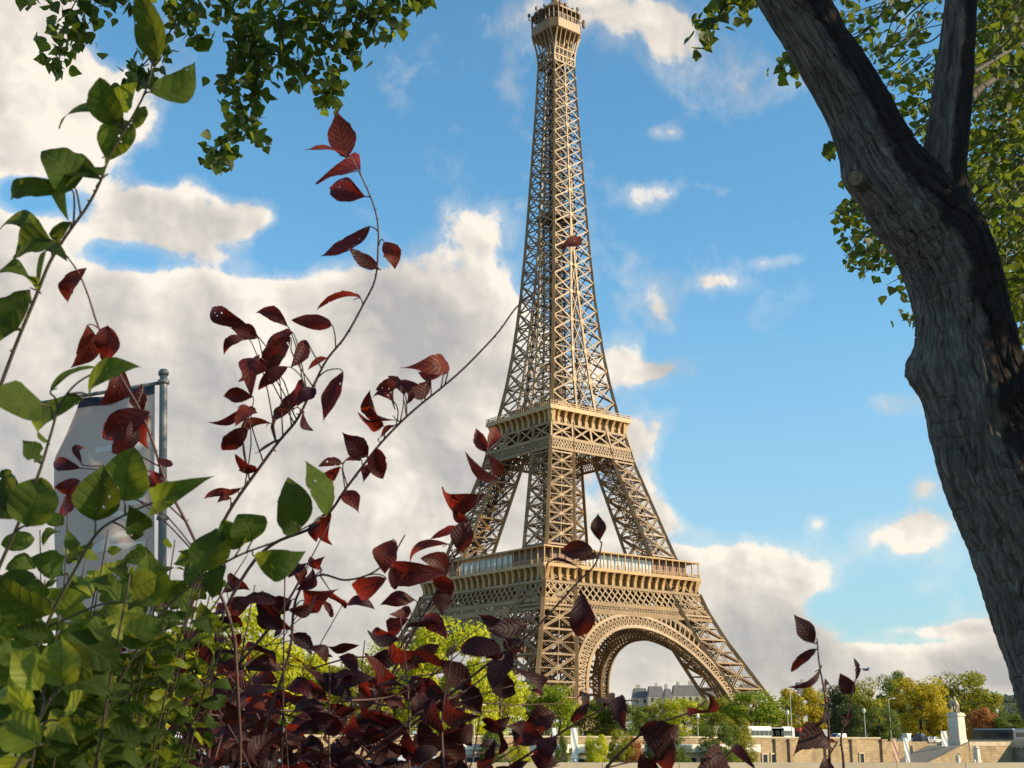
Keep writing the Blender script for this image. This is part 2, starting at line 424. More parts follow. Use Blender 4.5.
class MB:
    """collects shapes in world or local coordinates; build() links them as ONE mesh"""
    def __init__(s):
        s.v = []; s.f = []

    def add(s, vs, fs):
        n = len(s.v); s.v.extend([tuple(x) for x in vs]); s.f.extend([tuple(i+n for i in f) for f in fs])

    def box(s, c, size, rotz=0.0, taper=1.0):
        cx, cy, cz = c; sx, sy, sz = [k/2 for k in size]
        co, si = math.cos(rotz), math.sin(rotz)
        vs = []
        for z, k in ((-sz, 1.0), (sz, taper)):
            for x, y in ((-sx, -sy), (sx, -sy), (sx, sy), (-sx, sy)):
                x *= k; y *= k
                vs.append((cx+x*co-y*si, cy+x*si+y*co, cz+z))
        s.add(vs, [(0, 3, 2, 1), (4, 5, 6, 7), (0, 1, 5, 4), (1, 2, 6, 5), (2, 3, 7, 6), (3, 0, 4, 7)])

    def beam(s, p, q, wd, ht=None, nrm=(0, 0, 1)):
        p = Vector(p); q = Vector(q); a = q-p
        if a.length < 1e-6: return
        a.normalize(); ht = ht or wd
        n = Vector(nrm)
        sd = a.cross(n)
        if sd.length < 1e-3: sd = a.cross(Vector((1, 0, 0)))
        sd.normalize(); n = sd.cross(a)
        sd *= wd/2; n *= ht/2
        vs = [p-sd-n, p+sd-n, p+sd+n, p-sd+n, q-sd-n, q+sd-n, q+sd+n, q-sd+n]
        s.add(vs, [(0, 3, 2, 1), (4, 5, 6, 7), (0, 1, 5, 4), (1, 2, 6, 5), (2, 3, 7, 6), (3, 0, 4, 7)])

    def tube(s, pts, rad, n=8, cap=True):
        pts = [Vector(p) for p in pts]
        if not hasattr(rad, '__len__'): rad = [rad]*len(pts)
        base = len(s.v); prev = None
        for i, p in enumerate(pts):
            a = (pts[min(i+1, len(pts)-1)]-pts[max(i-1, 0)])
            if a.length < 1e-9: a = Vector((0, 0, 1))
            a.normalize()
            if prev is None:
                r = a.orthogonal().normalized()
            else:
                r = prev-a*prev.dot(a)
                r = r.normalized() if r.length > 1e-6 else a.orthogonal().normalized()
            prev = r; b = a.cross(r)
            for k in range(n):
                th = 2*math.pi*k/n
                s.v.append(tuple(p+(r*math.cos(th)+b*math.sin(th))*rad[i]))
        for i in range(len(pts)-1):
            for k in range(n):
                a0 = base+i*n+k; a1 = base+i*n+(k+1) % n
                s.f.append((a0, a1, a1+n, a0+n))
        if cap:
            s.f.append(tuple(base+k for k in range(n))[::-1])
            s.f.append(tuple(base+(len(pts)-1)*n+k for k in range(n)))

    def lathe(s, prof, c=(0, 0, 0), n=16):
        base = len(s.v)
        for (r, z) in prof:
            for k in range(n):
                th = 2*math.pi*k/n
                s.v.append((c[0]+r*math.cos(th), c[1]+r*math.sin(th), c[2]+z))
        for i in range(len(prof)-1):
            for k in range(n):
                a0 = base+i*n+k; a1 = base+i*n+(k+1) % n
                s.f.append((a0, a1, a1+n, a0+n))
        s.f.append(tuple(base+k for k in range(n))[::-1]); s.f.append(tuple(base+(len(prof)-1)*n+k for k in range(n)))

    def prism(s, poly, a, b, fn):
        """poly: 2-D outline; fn(u, v, d) -> 3-D; extruded from d = a to d = b"""
        n = len(poly)
        vs = [fn(u, v, a) for u, v in poly]+[fn(u, v, b) for u, v in poly]
        s.add(vs, [tuple(range(n))[::-1], tuple(range(n, 2*n))]+[(i, (i+1) % n, n+(i+1) % n, n+i) for i in range(n)])

    def build(s, name, mat, parent=None, smooth=False, local=None):
        me = bpy.data.meshes.new(name)
        v = s.v
        if local is not None:
            l = Vector(local); v = [(x-l.x, y-l.y, z-l.z) for x, y, z in v]
        me.from_pydata(v, [], s.f); me.update()
        if smooth: me.shade_smooth()
        me.materials.append(mat)
        o = bpy.data.objects.new(name, me); C.objects.link(o)
        if parent is not None: o.parent = parent
        return o


def np_mesh(name, V, F, mat, parent=None, UV=None, smooth=True, attr=None):
    """V (n,3) and faces (m,k) all of k corners; UV per vertex"""
    me = bpy.data.meshes.new(name)
    m, k = F.shape
    me.vertices.add(len(V)); me.vertices.foreach_set('co', np.ascontiguousarray(V, dtype=np.float32).ravel())
    me.loops.add(m*k); me.loops.foreach_set('vertex_index', np.ascontiguousarray(F, dtype=np.int32).ravel())
    me.polygons.add(m)
    me.polygons.foreach_set('loop_start', np.arange(0, m*k, k, dtype=np.int32))
    me.update(calc_edges=True)
    if UV is not None:
        ul = me.uv_layers.new(name='UVMap')
        ul.data.foreach_set('uv', np.ascontiguousarray(UV[F.ravel()], dtype=np.float32).ravel())
    if attr is not None:
        a = me.attributes.new('shade_side', 'FLOAT', 'POINT'); a.data.foreach_set('value', np.ascontiguousarray(attr, dtype=np.float32))
    if smooth: me.shade_smooth()
    me.validate()
    me.materials.append(mat)
    o = bpy.data.objects.new(name, me); C.objects.link(o)
    if parent is not None: o.parent = parent
    return o


def copy_tree(o, parent=None):
    c = o.copy(); C.objects.link(c)
    if parent is not None: c.parent = parent
    for ch in list(o.children): copy_tree(ch, c)
    return c


def unit(v):
    return v/np.maximum(np.linalg.norm(v, axis=-1, keepdims=True), 1e-9)


# ------------------------------------------------------------------ setting: ground, water, quays
EYE = 4.828
Z_STREET, Z_LOW, Z_WATER, Z_NEAR = 3.3, -2.0, -5.0, 3.2
Y_WALL, Y_LOW = -172.0, -202.0
Y_BANK = -318.0


def slab(name, x0, x1, y0, y1, z0, z1, mat):
    m = MB(); m.box(((x0+x1)/2, (y0+y1)/2, (z0+z1)/2), (x1-x0, y1-y0, z1-z0))
    return tag(m.build(name, mat), kind='structure')


slab('ground', -6000, 6000, Y_WALL, 9000, -8, Z_STREET, MAT['gravel'])
slab('lower_quay', -6000, 6000, Y_LOW, Y_WALL-0.003, -8, Z_LOW, MAT['paving'])
m, t, out = new_mat('river_water')
p = t.new('ShaderNodeBsdfPrincipled'); p.inputs['Base Color'].default_value = (0.035, 0.05, 0.035, 1); p.inputs['Roughness'].default_value = 0.08
tcn = t.new('ShaderNodeTexCoord'); bn = t.new('ShaderNodeBump'); bn.inputs['Strength'].default_value = 0.35; bn.inputs['Distance'].default_value = 0.3
t.l.new(t.noise(tcn.outputs['Object'], 0.6, 5, 0.6), bn.inputs['Height']); t.l.new(bn.outputs[0], p.inputs['Normal']); t.l.new(p.outputs[0], out.inputs[0])
slab('river', -6000, 6000, Y_BANK, Y_LOW, -9, Z_WATER, m)
slab('near_bank', -6000, 6000, -5000, Y_BANK, -9, Z_NEAR-0.30, MAT['paving'])
# raised planting bed and riverside road on the near bank, square to the view
FH = Vector((math.sin(YAW), math.cos(YAW), 0)); RH = Vector((math.cos(YAW), -math.sin(YAW), 0))
GC = Vector((CAM.x, CAM.y, 0))


def near(r, d, z):
    return GC+RH*r+FH*d+Vector((0, 0, z))


def near_box(name, r0, r1, d0, d1, z0, z1, mat):
    mb = MB(); c = near((r0+r1)/2, (d0+d1)/2, (z0+z1)/2)
    mb.box(c, (r1-r0, d1-d0, z1-z0), -YAW)
    return tag(mb.build(name, mat), kind='structure')


near_box('planting_bed', -40, 40, -8, 7.2, Z_NEAR-0.5, Z_NEAR, MAT['soil'])
near_box('road', -60, 40, 9.0, 26, Z_NEAR-0.4, Z_NEAR-0.25, MAT['asphalt'])
near_box('kerb', -40, 40, 7.2, 7.5, Z_NEAR-0.5, Z_NEAR-0.10, MAT['coping'])
mb = MB()
for k in range(-12, 8):
    mb.box(near(k*5.0, 17.5, Z_NEAR-0.246), (2.6, 0.12, 0.006), -YAW)
tag(mb.build('road_markings', MAT['white_paint']), kind='structure')

# ------------------------------------------------------------------ the iron tower
WZ = [0, 20, 38, 46.5, 57.6, 64.8, 83.7, 99.5, 111.2, 120.7, 138, 160.5, 188, 215, 242, 265, 276]
WW = [59.5, 49.6, 40.4, 37.0, 32.6, 29.6, 24.2, 19.7, 17.2, 15.0, 12.5, 10.2, 8.5, 7.2, 5.9, 5.0, 4.8]
LZ = [0, 20, 40, 66, 99, 116]
LW = [16.5, 15.4, 14.0, 12.0, 10.3, 9.4]


def Wz(z): return float(np.interp(z, WZ, WW))
def Lz(z): return float(np.interp(z, LZ, LW))


def spin(k, p):
    x, y, z = p
    for _ in range(k): x, y = -y, x
    return (x, y, z)


tower = empty('iron_lattice_tower', (0, 0, Z_STREET), 'tall brown iron lattice tower with arched base and two wide platforms', 'tower')
TL = (0, 0, Z_STREET)


def tb(mb, name, mat, parent=tower):
    o = mb.build(name, mat, None, local=TL)
    o.parent = parent
    return o


def leg_mesh(sx, sy, zs, chord, diag, fine=True):
    """one lattice pylon between the levels zs: four box chords, horizontals and crossed braces"""
    mb = MB()
    def P(z, i, j):
        W = Wz(z); L = Lz(z)
        a = W-(L if i else 0); b = W-(L if j else 0)
        return Vector((sx*a, sy*b, z))
    faces = [((0, 0), (1, 0)), ((1, 0), (1, 1)), ((1, 1), (0, 1)), ((0, 1), (0, 0))]
    for i in (0, 1):
        for j in (0, 1):
            for a, b in zip(zs[:-1], zs[1:]):
                mb.beam(P(a, i, j), P(b, i, j), chord, chord, (1, 1, 0.01))
    for n, (a, b) in enumerate(zip(zs[:-1], zs[1:])):
        for (A, B) in faces:
            p0, p1, q0, q1 = P(a, *A), P(b, *A), P(a, *B), P(b, *B)
            nr = (q0-p0).cross(p1-p0)
            for k in (-1, 1):      # braces are twin flats with air between them
                off = (p1-p0).normalized()*diag*0.75*k
                mb.beam(p0+off, q1+off, diag*0.55, diag, nr); mb.beam(q0+off, p1+off, diag*0.55, diag, nr)
            mb.beam(p0, q0, diag*1.3, diag*1.2, nr)
            c = (p0+p1+q0+q1)/4
            e = (q0-p0).normalized()*diag*1.6; h = (p1-p0).normalized()*diag*1.6
            mb.add([c-e-h, c+e-h, c+e+h, c-e+h, c-e-h+nr.normalized()*0.2, c+e-h+nr.normalized()*0.2, c+e+h+nr.normalized()*0.2, c-e+h+nr.normalized()*0.2],
                   [(3, 2, 1, 0), (4, 5, 6, 7), (0, 1, 5, 4), (1, 2, 6, 5), (2, 3, 7, 6), (3, 0, 4, 7)])
            if fine:
                mm0, mm1 = (p0+p1)/2, (q0+q1)/2
                mb.beam(mm0, mm1, diag*0.6, diag*0.6, nr)
                mb.beam((p0+q0)/2, (p1+q1)/2, diag*0.5, diag*0.5, nr)
        # diaphragm across the pylon
        mb.beam(P(b, 0, 0), P(b, 1, 1), diag*0.9); mb.beam(P(b, 1, 0), P(b, 0, 1), diag*0.9)
    return mb


def lift_mesh(sx, sy, z0, z1):
    """the inclined lift and stair inside a pylon"""
    mb = MB()
    zs = np.linspace(z0, z1, int((z1-z0)/2.6))
    def P(z, u, v):
        W = Wz(z); L = Lz(z)
        return Vector((sx*(W-L/2+u), sy*(W-L/2+v), z))
    for a, b in zip(zs[:-1], zs[1:]):
        for u, v in ((-1.6, -1.6), (1.6, -1.6), (1.6, 1.6), (-1.6, 1.6)):
            mb.beam(P(a, u, v), P(b, u, v), 0.38)
        mb.beam(P(a, -1.6, -1.6), P(b, 1.6, -1.6), 0.3); mb.beam(P(a, 1.6, 1.6), P(b, -1.6, 1.6), 0.3)
        mb.beam(P(a, -1.6, 1.6), P(b, -1.6, -1.6), 0.3); mb.beam(P(a, 1.6, -1.6), P(b, 1.6, 1.6), 0.3)
        for s0, s1 in (((-3.4, -3.4), (3.4, -3.4)), ((3.4, -3.4), (3.4, 3.4)), ((3.4, 3.4), (-3.4, 3.4)), ((-3.4, 3.4), (-3.4, -3.4))):
            mb.beam(P(a, *s0), P(b, *s1), 0.2); mb.beam(P(b, *s0), P(b, *s1), 0.18)
        mb.beam(P(b, -2.2, 2.2), P(b, 2.2, 2.2), 0.3); mb.beam(P(b, -2.2, -2.2), P(b, 2.2, -2.2), 0.3)
    return mb


ZS_LOW = [1, 11, 20, 28.5, 36.5, 44.5, 52, 57.4]
ZS_UP = [57.8, 65.5, 73, 80, 86.8, 93.2, 99.5, 105, 110.4, 115]
for sx in (-1, 1):
    for sy in (-1, 1):
        lg = tb(leg_mesh(sx, sy, ZS_LOW, 1.3, 0.50), 'leg', MAT['iron'])
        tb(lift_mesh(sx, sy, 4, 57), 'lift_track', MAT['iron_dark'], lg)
        b = MB()
        for i in (0, 1):
            for j in (0, 1):
                b.box((sx*(59-i*16.2), sy*(59-j*16.2), 2.2), (5, 5, 4.4), 0, 0.7)
        tb(b, 'masonry_base', MAT['stone_white'], lg)
        ul = tb(leg_mesh(sx, sy, ZS_UP, 1.15, 0.38), 'upper_leg', MAT['iron'])
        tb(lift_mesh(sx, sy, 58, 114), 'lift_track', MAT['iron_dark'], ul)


def lattice_panel(mb, k, fA, z0, z1, n, bar, hw0, hw1, s0=None, s1=None, rails=0.6, double=True):
    """crossed lattice on face k between heights z0 and z1, n bays wide"""
    def P(t_, z):
        h = hw0+(hw1-hw0)*(z-z0)/(z1-z0)
        a = -h if s0 is None else s0; b_ = h if s1 is None else s1
        return Vector(spin(k, (a+(b_-a)*t_, -h, z)))
    nr = spin(k, (0, -1, 0))
    mb.beam(P(0, z0), P(1, z0), rails, rails, nr); mb.beam(P(0, z1), P(1, z1), rails, rails, nr)
    st = 0.5 if double else 1.0
    i = -1.0
    while i < n:
        for a, b_ in ((i, i+1), (i+1, i)):
            t0, t1 = a/n, b_/n
            za, zb = z0, z1
            if t0 < 0: za = z0+(z1-z0)*(0-t0)/(t1-t0); t0 = 0
            if t1 < 0: zb = z0+(z1-z0)*(0-t0)/(t1-t0); t1 = 0
            if t0 > 1: za = z0+(z1-z0)*(1-t0)/(t1-t0); t0 = 1
            if t1 > 1: zb = z0+(z1-z0)*(1-t0)/(t1-t0); t1 = 1
            if abs(t0-t1) > 1e-4: mb.beam(P(t0, za), P(t1, zb), bar, bar*0.6, nr)
        i += st


def W2(z): return float(np.interp(z, [42.5, 46, 51.5, 60], [38.4, 36.7, 35.2, 35.2]))


def corbels(mb, k, z0, z1, hin, hout, n, wd):
    """row of brackets that flare out under a gallery"""
    for i in range(n+1):
        s = -hin+2*hin*i/n
        def fn(u, v, d): return spin(k, (s*(1+0.03*(v-z0)/(z1-z0))+d, -u, v))
        h = z1-z0
        poly = [(hin-1.2, z0), (hin+0.25, z0), (hin+0.35, z0+h*0.45), (hin+(hout-hin)*0.55, z0+h*0.78), (hout, z1), (hin-1.2, z1)]
        mb.prism(poly, -wd/2, wd/2, fn)
    return mb


for k in range(4):
    # great arch
    ar = MB()
    ZC, RO, RI = 6.0, 37.0, 33.2
    def AP(r, th, dep=0.0):
        z = ZC+r*math.sin(th)
        return Vector(spin(k, (r*math.cos(th), -(Wz(z)-dep), z)))
    N = 56
    for dep, sc in ((0.0, 1.0), (3.4, 0.55)):
        for i in range(N):
            a, b_ = math.pi*i/N, math.pi*(i+1)/N
            nr = spin(k, (0, -1, 0.3))
            for r_, t_ in ((RO, 1.0), (RI, 1.1)):
                ar.beam(AP(r_, a, dep), AP(r_, b_, dep), t_*sc, 0.8, nr)
            ar.beam(AP(RO, a, dep), AP(RI, b_, dep), 0.34, 0.3, nr); ar.beam(AP(RI, a, dep), AP(RO, b_, dep), 0.34, 0.3, nr)
            ar.beam(AP(RO, a, dep), AP(RI, a, dep), 0.42, 0.35, nr)
    for i in range(0, N, 2):
        a = math.pi*i/N; b_ = math.pi*(i+2)/N
        ar.beam(AP(RI, a, 0), AP(RI, a, 3.4), 0.28); ar.beam(AP(RO, a, 0), AP(RO, a, 3.4), 0.28)
        ar.beam(AP(RI, a, 0), AP(RI, b_, 3.4), 0.22)
    tb(ar, 'arch', MAT['iron'])
    # arcaded spandrel over the arch
    sp_ = MB()
    for i in range(2, 60):
        th = math.pi*i/61
        p0 = AP(RO+0.4, th); r1 = RO+4.2
        z1 = ZC+r1*math.sin(th)
        inner = Wz(max(z1, 1))-Lz(max(z1, 1))
        if abs(r1*math.cos(th)) > inner+1.0 or z1 < 20: continue
        zcap = min(z1, 43.0)
        if (zcap-ZC)/max(math.sin(th), .2) < RO+0.8: continue
        rr = (zcap-ZC)/math.sin(th)
        sp_.beam(p0, AP(rr, th), 0.75, 0.5, spin(k, (0, -1, 0)))
        th2 = math.pi*(i+1)/61
        rr2 = (min(ZC+r1*math.sin(th2), 43.0)-ZC)/math.sin(th2)
        if abs(r1*math.cos(th2)) < inner+2.5:
            sp_.beam(AP(rr, th), AP(rr2, th2), 1.1, 0.5, spin(k, (0, -1, 0)))
            sp_.beam(AP(rr-0.9, th), AP((rr+rr2)/2, (th+th2)/2), 0.6, 0.4, spin(k, (0, -1, 0)))
            sp_.beam(AP(rr2-0.9, th2), AP((rr+rr2)/2, (th+th2)/2), 0.6, 0.4, spin(k, (0, -1, 0)))
    tb(sp_, 'spandrel', MAT['iron'])
    # lattice frieze below the first gallery
    fr = MB()
    lattice_panel(fr, k, None, 46.4, 52.2, 13, 0.46, W2(46.4), W2(52.2), rails=0.9)
    lattice_panel(fr, k, None, 43.2, 46.0, 30, 0.32, W2(43.2), W2(46.0), rails=0.8)
    for s in (-1, 1):
        fr.beam(spin(k, (s*W2(43), -W2(43), 43)), spin(k, (s*W2(52.4), -W2(52.4), 52.4)), 1.2, 1.2)
    fr.beam(spin(k, (-22, -Wz(43)-0.1, 43.4)), spin(k, (22, -Wz(43)-0.1, 43.4)), 1.5, 0.8, spin(k, (0, -1, 0)))
    lattice_panel(fr, k, None, 45, 53, 9, 0.4, 24, 24, rails=0.8)
    tb(fr, 'frieze', MAT['iron'])
    # upper frieze below the second gallery
    fr = MB()
    lattice_panel(fr, k, None, 100.7, 104.6, 15, 0.34, Wz(100.7)+0.3, Wz(104.6)+0.3, rails=0.7)
    for (t0, t1) in ((-1, -0.47), (-0.47, 0), (0, 0.47), (0.47, 1)):
        z0, z1 = 105.0, 110.3
        a, b_ = Wz(z0)+0.3, Wz(z1)+0.3
        p = [Vector(spin(k, (t0*a, -a, z0))), Vector(spin(k, (t1*a, -a, z0))), Vector(spin(k, (t1*b_, -b_, z1))), Vector(spin(k, (t0*b_, -b_, z1)))]
        nr = spin(k, (0, -1, 0))
        fr.beam(p[0], p[2], 0.6, 0.4, nr); fr.beam(p[1], p[3], 0.6, 0.4, nr); fr.beam(p[1], p[2], 0.8, 0.6, nr)
        fr.beam(p[0], p[1], 0.7, 0.6, nr); fr.beam(p[3], p[2], 0.8, 0.6, nr)
    lattice_panel(fr, k, None, 101, 110, 5, 0.4, 9.5, 9.0, rails=0.7)
    tb(fr, 'upper_frieze', MAT['iron'])


def ring_slab(mb, hi, ho, z0, z1):
    for k in range(4):
        vs = [spin(k, (x, y, z)) for z in (z0, z1) for x, y in ((-ho, -ho), (ho, -ho), (hi, -hi), (-hi, -hi))]
        mb.add(vs, [(0, 3, 2, 1), (4, 5, 6, 7), (0, 1, 5, 4), (2, 3, 7, 6)])


# first platform
fp = MB(); ring_slab(fp, 13, 35.7, 57.0, 58.1)
first = tb(fp, 'first_platform', MAT['iron_light'])
cb_ = MB()
for k in range(4): corbels(cb_, k, 52.9, 57.0, 34.3, 35.6, 21, 1.15)
tb(cb_, 'corbel_row', MAT['iron_light'], first)
bk = MB(); ring_slab(bk, 33.0, 33.4, 52.7, 57.0)
tb(bk, 'corbel_wall', MAT['iron'], first)
js = MB()
for i in range(-10, 11):
    js.beam((i*3.3, -34, 56.2), (i*3.3, 34, 56.2), 0.4, 1.4)
tb(js, 'floor_joists', MAT['deck'], first)
rl = MB()
for k in range(4):
    nr = spin(k, (0, -1, 0))
    for z in (59.4, 58.8): rl.beam(spin(k, (-35.4, -35.4, z)), spin(k, (35.4, -35.4, z)), 0.16, 0.16)
    for i in range(72):
        s = -35.4+70.8*i/72
        rl.beam(spin(k, (s, -35.4, 58)), spin(k, (s, -35.4, 59.4)), 0.13)
tb(rl, 'railing', MAT['iron_light'], first)
cn = MB(); ring_slab(cn, 29.6, 35.5, 63.3, 63.75)
for k in range(4):
    for i in range(22):
        s = -35+70*i/22
        cn.beam(spin(k, (s, -35.1, 58)), spin(k, (s, -35.1, 63.3)), 0.32)
tb(cn, 'canopy', MAT['iron_light'], first)
for k in range(4):
    for s0, s1 in ((-31, -17), (15, 31)):
        pv = MB()
        pv.box(spin(k, ((s0+s1)/2, -30.4, 60.6)), ((s1-s0, 4.5, 5.0) if k % 2 == 0 else (4.5, s1-s0, 5.0)))
        tb(pv, 'pavilion', MAT['pav_red'], first)
    for i in range(9):
        s = -13.6+i*3.4
        pg = MB()
        pg.box(spin(k, (s, -32.2, 60.7)), ((3.1, 0.3, 4.6) if k % 2 == 0 else (0.3, 3.1, 4.6)))
        tb(pg, 'glass_panel', MAT['pav_glass'], first)
# second platform
sp2 = MB(); ring_slab(sp2, 5.5, 19.1, 115.0, 116.5)
second = tb(sp2, 'second_platform', MAT['iron_light'])
cb2 = MB()
for k in range(4): corbels(cb2, k, 110.8, 115.0, 17.4, 19.0, 11, 1.05)
tb(cb2, 'corbel_row', MAT['iron_light'], second)
bk = MB(); ring_slab(bk, 16.4, 16.8, 110.6, 115.0)
tb(bk, 'corbel_wall', MAT['iron'], second)
rl = MB()
for k in range(4):
    for z in (117.0, 117.8): rl.beam(spin(k, (-18.9, -18.9, z)), spin(k, (18.9, -18.9, z)), 0.2, 0.2)
    for i in range(34):
        s = -18.9+37.8*i/34
        rl.beam(spin(k, (s, -18.9, 116.4)), spin(k, (s, -18.9, 117.9)), 0.16)
tb(rl, 'railing', MAT['iron_light'], second)
for k in range(4):
    for cx_, sx_ in ((-8.5, 5.5), (6.5, 7.5)):
        pv = MB(); pv.box(spin(k, (cx_, -11.8, 118.2)), (sx_, 3.4, 3.5) if k % 2 == 0 else (3.4, sx_, 3.5))
        tb(pv, 'kiosk', MAT['pav_red'], second)
pv = MB(); ring_slab(pv, 5.0, 13.0, 120.2, 120.7)
tb(pv, 'upper_deck', MAT['iron_dark'], second)
fl = MB()
for i in range(-5, 6): fl.beam((i*3.2, -16, 114.2), (i*3.2, 16, 114.2), 0.35, 1.2)
tb(fl, 'floor_joists', MAT['deck'], second)


# upper shaft
def wi(z): return max(0.0, 4.4*(1-(z-118)/76))


shaft = MB(); gus = MB()
zz = [116.5]; h = 12.6
while zz[-1] < 258:
    zz.append(zz[-1]+h); h = max(6.6, h*0.968)
zz[-1] = 262.0
for k in range(4):
    nr = spin(k, (0, -1, 0))
    def F(s, z): return Vector(spin(k, (s, -Wz(z), z)))
    def plate(p, r):
        n_ = Vector(nr)*0.32; sd = Vector(spin(k, (1, 0, 0)))*r; u_ = Vector((0, 0, 1))*r
        vs = []
        for off in (n_*0.2, n_*1.4):
            for a in range(8):
                th = a*math.pi/4
                vs.append(p+off+sd*math.cos(th)+u_*math.sin(th))
        gus.add(vs, [tuple(range(8))[::-1], tuple(range(8, 16))]+[(a, (a+1) % 8, 8+(a+1) % 8, 8+a) for a in range(8)])
    for a, b_ in zip(zz[:-1], zz[1:]):
        m_ = (a+b_)/2
        ch = 0.95-0.35*(a-116)/146; dg = 0.62-0.2*(a-116)/146
        shaft.beam(F(-Wz(a), a), F(-Wz(b_), b_), ch*1.25, ch*1.25, (1, 1, 0.01))
        ia, ib, im = wi(a), wi(b_), wi(m_)
        for sg in ((-1, 1) if ia > 0.4 else (1,)):
            shaft.beam(F(sg*ia, a), F(sg*ib, b_), ch*0.85, ch*0.7, nr)
            plate(F(sg*ia, a), 0.95-0.3*(a-116)/146)
        for sg in (-1, 1):
            Wa, Wm, Wb = Wz(a), Wz(m_), Wz(b_)
            shaft.beam(F(sg*ia, a), F(sg*Wm, m_), dg, dg*0.7, nr); shaft.beam(F(sg*Wm, m_), F(sg*ib, b_), dg, dg*0.7, nr)
            shaft.beam(F(sg*Wa, a), F(sg*im, m_), dg*0.72, dg*0.5, nr); shaft.beam(F(sg*im, m_), F(sg*Wb, b_), dg*0.72, dg*0.5, nr)
            shaft.beam(F(sg*ia, a), F(sg*Wa, a), dg*0.7, dg*0.6, nr)
            plate(F(sg*Wm*0.985, m_), 0.6-0.2*(a-116)/146)
        if ia > 0.8:
            shaft.beam(F(-ia, a), F(ib, b_), dg*0.6, dg*0.5, nr); shaft.beam(F(ia, a), F(-ib, b_), dg*0.6, dg*0.5, nr)
            shaft.beam(F(-ia, a), F(ia, a), dg*0.7, dg*0.6, nr)
for a in zz[:-1]:
    Wa = Wz(a)
    shaft.beam((-Wa, -Wa, a), (Wa, Wa, a), 0.35); shaft.beam((Wa, -Wa, a), (-Wa, Wa, a), 0.35)
sh_o = tb(shaft, 'upper_shaft', MAT['iron'])
tb(gus, 'gusset_plates', MAT['iron_light'], sh_o)
lf = MB()
zs = np.arange(116.5, 268, 2.1)
for a, b_ in zip(zs[:-1], zs[1:]):
    q = min(2.6, Wz(a)*0.42)
    for cx_, cy_ in ((-q*0.55, -q*0.2), (q*0.55, q*0.2)):
        pp = [(cx_-q*.5, cy_-q*.6), (cx_+q*.5, cy_-q*.6), (cx_+q*.5, cy_+q*.6), (cx_-q*.5, cy_+q*.6)]
        for i in range(4):
            x0, y0 = pp[i]; x1, y1 = pp[(i+1) % 4]
            lf.beam((x0, y0, a), (x0, y0, b_), 0.5)
            lf.beam((x0, y0, a), (x1, y1, b_), 0.36)
            lf.beam((x0, y0, b_), (x1, y1, b_), 0.4)
for a, b_ in zip(zs[:-1:2], zs[2::2]):
    qa, qb = Wz(a)*.62, Wz(b_)*.62
    for k in range(4):
        p = [spin(k, (-qa, -qa, a)), spin(k, (qa, -qa, a)), spin(k, (qb, -qb, b_)), spin(k, (-qb, -qb, b_))]
        lf.beam(p[0], p[3], .34); lf.beam(p[0], p[2], .2); lf.beam(p[1], p[3], .2); lf.beam(p[3], p[2], .24)
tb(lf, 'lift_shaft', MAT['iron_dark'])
ip = MB(); ring_slab(ip, 2.2, 5.6, 196, 196.6); ring_slab(ip, 5.3, 5.45, 196.6, 197.8)
tb(ip, 'intermediate_platform', MAT['iron_dark'])


# top platform: flared brackets, eight-sided gallery, cage, dome
def octo(h, c, z):
    return [(-h+c, -h, z), (h-c, -h, z), (h, -h+c, z), (h, h-c, z), (h-c, h, z), (-h+c, h, z), (-h, h-c, z), (-h, -h+c, z)]


def loft(mb, rings):
    n = len(rings[0]); base = len(mb.v)
    for r_ in rings: mb.v.extend(r_)
    for i in range(len(rings)-1):
        for j in range(n):
            a = base+i*n+j; b_ = base+i*n+(j+1) % n
            mb.f.append((a, b_, b_+n, a+n))
    mb.f.append(tuple(base+j for j in range(n))[::-1]); mb.f.append(tuple(base+(len(rings)-1)*n+j for j in range(n)))


tp = MB(); loft(tp, [octo(8.0, 2.6, 275.4), octo(8.3, 2.7, 275.8), octo(8.3, 2.7, 279.6), octo(8.0, 2.6, 279.9)])
top = tb(tp, 'top_platform', MAT['iron'])
br = MB()
for k in range(4):
    for s in (-1, -0.6, -0.2, 0.2, 0.6, 1):
        prev = None
        for i in range(8):
            t_ = i/7
            z = 262+13.4*t_; o_ = Wz(262)+(7.7-Wz(262))*t_**2.2
            e_ = s*(Wz(262)+(6.0-Wz(262))*t_**2.2) if abs(s) < 1 else s*(Wz(262)+(5.6-Wz(262))*t_**2.2)
            p_ = spin(k, (e_, -o_, z))
            if prev: br.beam(prev, p_, 0.62 if abs(s) == 1 else 0.42, 0.5, spin(k, (0, -1, 0)))
            prev = p_
    for z in (262.2, 265.0, 268.0):
        o_ = Wz(262)+(7.7-Wz(262))*((z-262)/13.4)**2.2
        br.beam(spin(k, (-o_, -o_, z)), spin(k, (o_, -o_, z)), 0.55, 0.5, spin(k, (0, -1, 0)))
    lattice_panel(br, k, None, 262.4, 265.0, 6, 0.3, 5.0, 5.1, rails=0.3, double=False)
    lattice_panel(br, k, None, 265, 274, 3, 0.34, 4.4, 4.4, rails=0.3, double=False)
br.box((0, 0, 269), (5.2, 5.2, 13))
tb(br, 'flared_bracket', MAT['iron'], top)
cg = MB()
loft(cg, [octo(6.6, 2.2, 279.9), octo(6.6, 2.2, 284.6)])
tb(cg, 'cabin', MAT['iron_dark'], top)
cg = MB()
loft(cg, [octo(8.4, 2.6, 284.6), octo(8.4, 2.6, 285.2)])
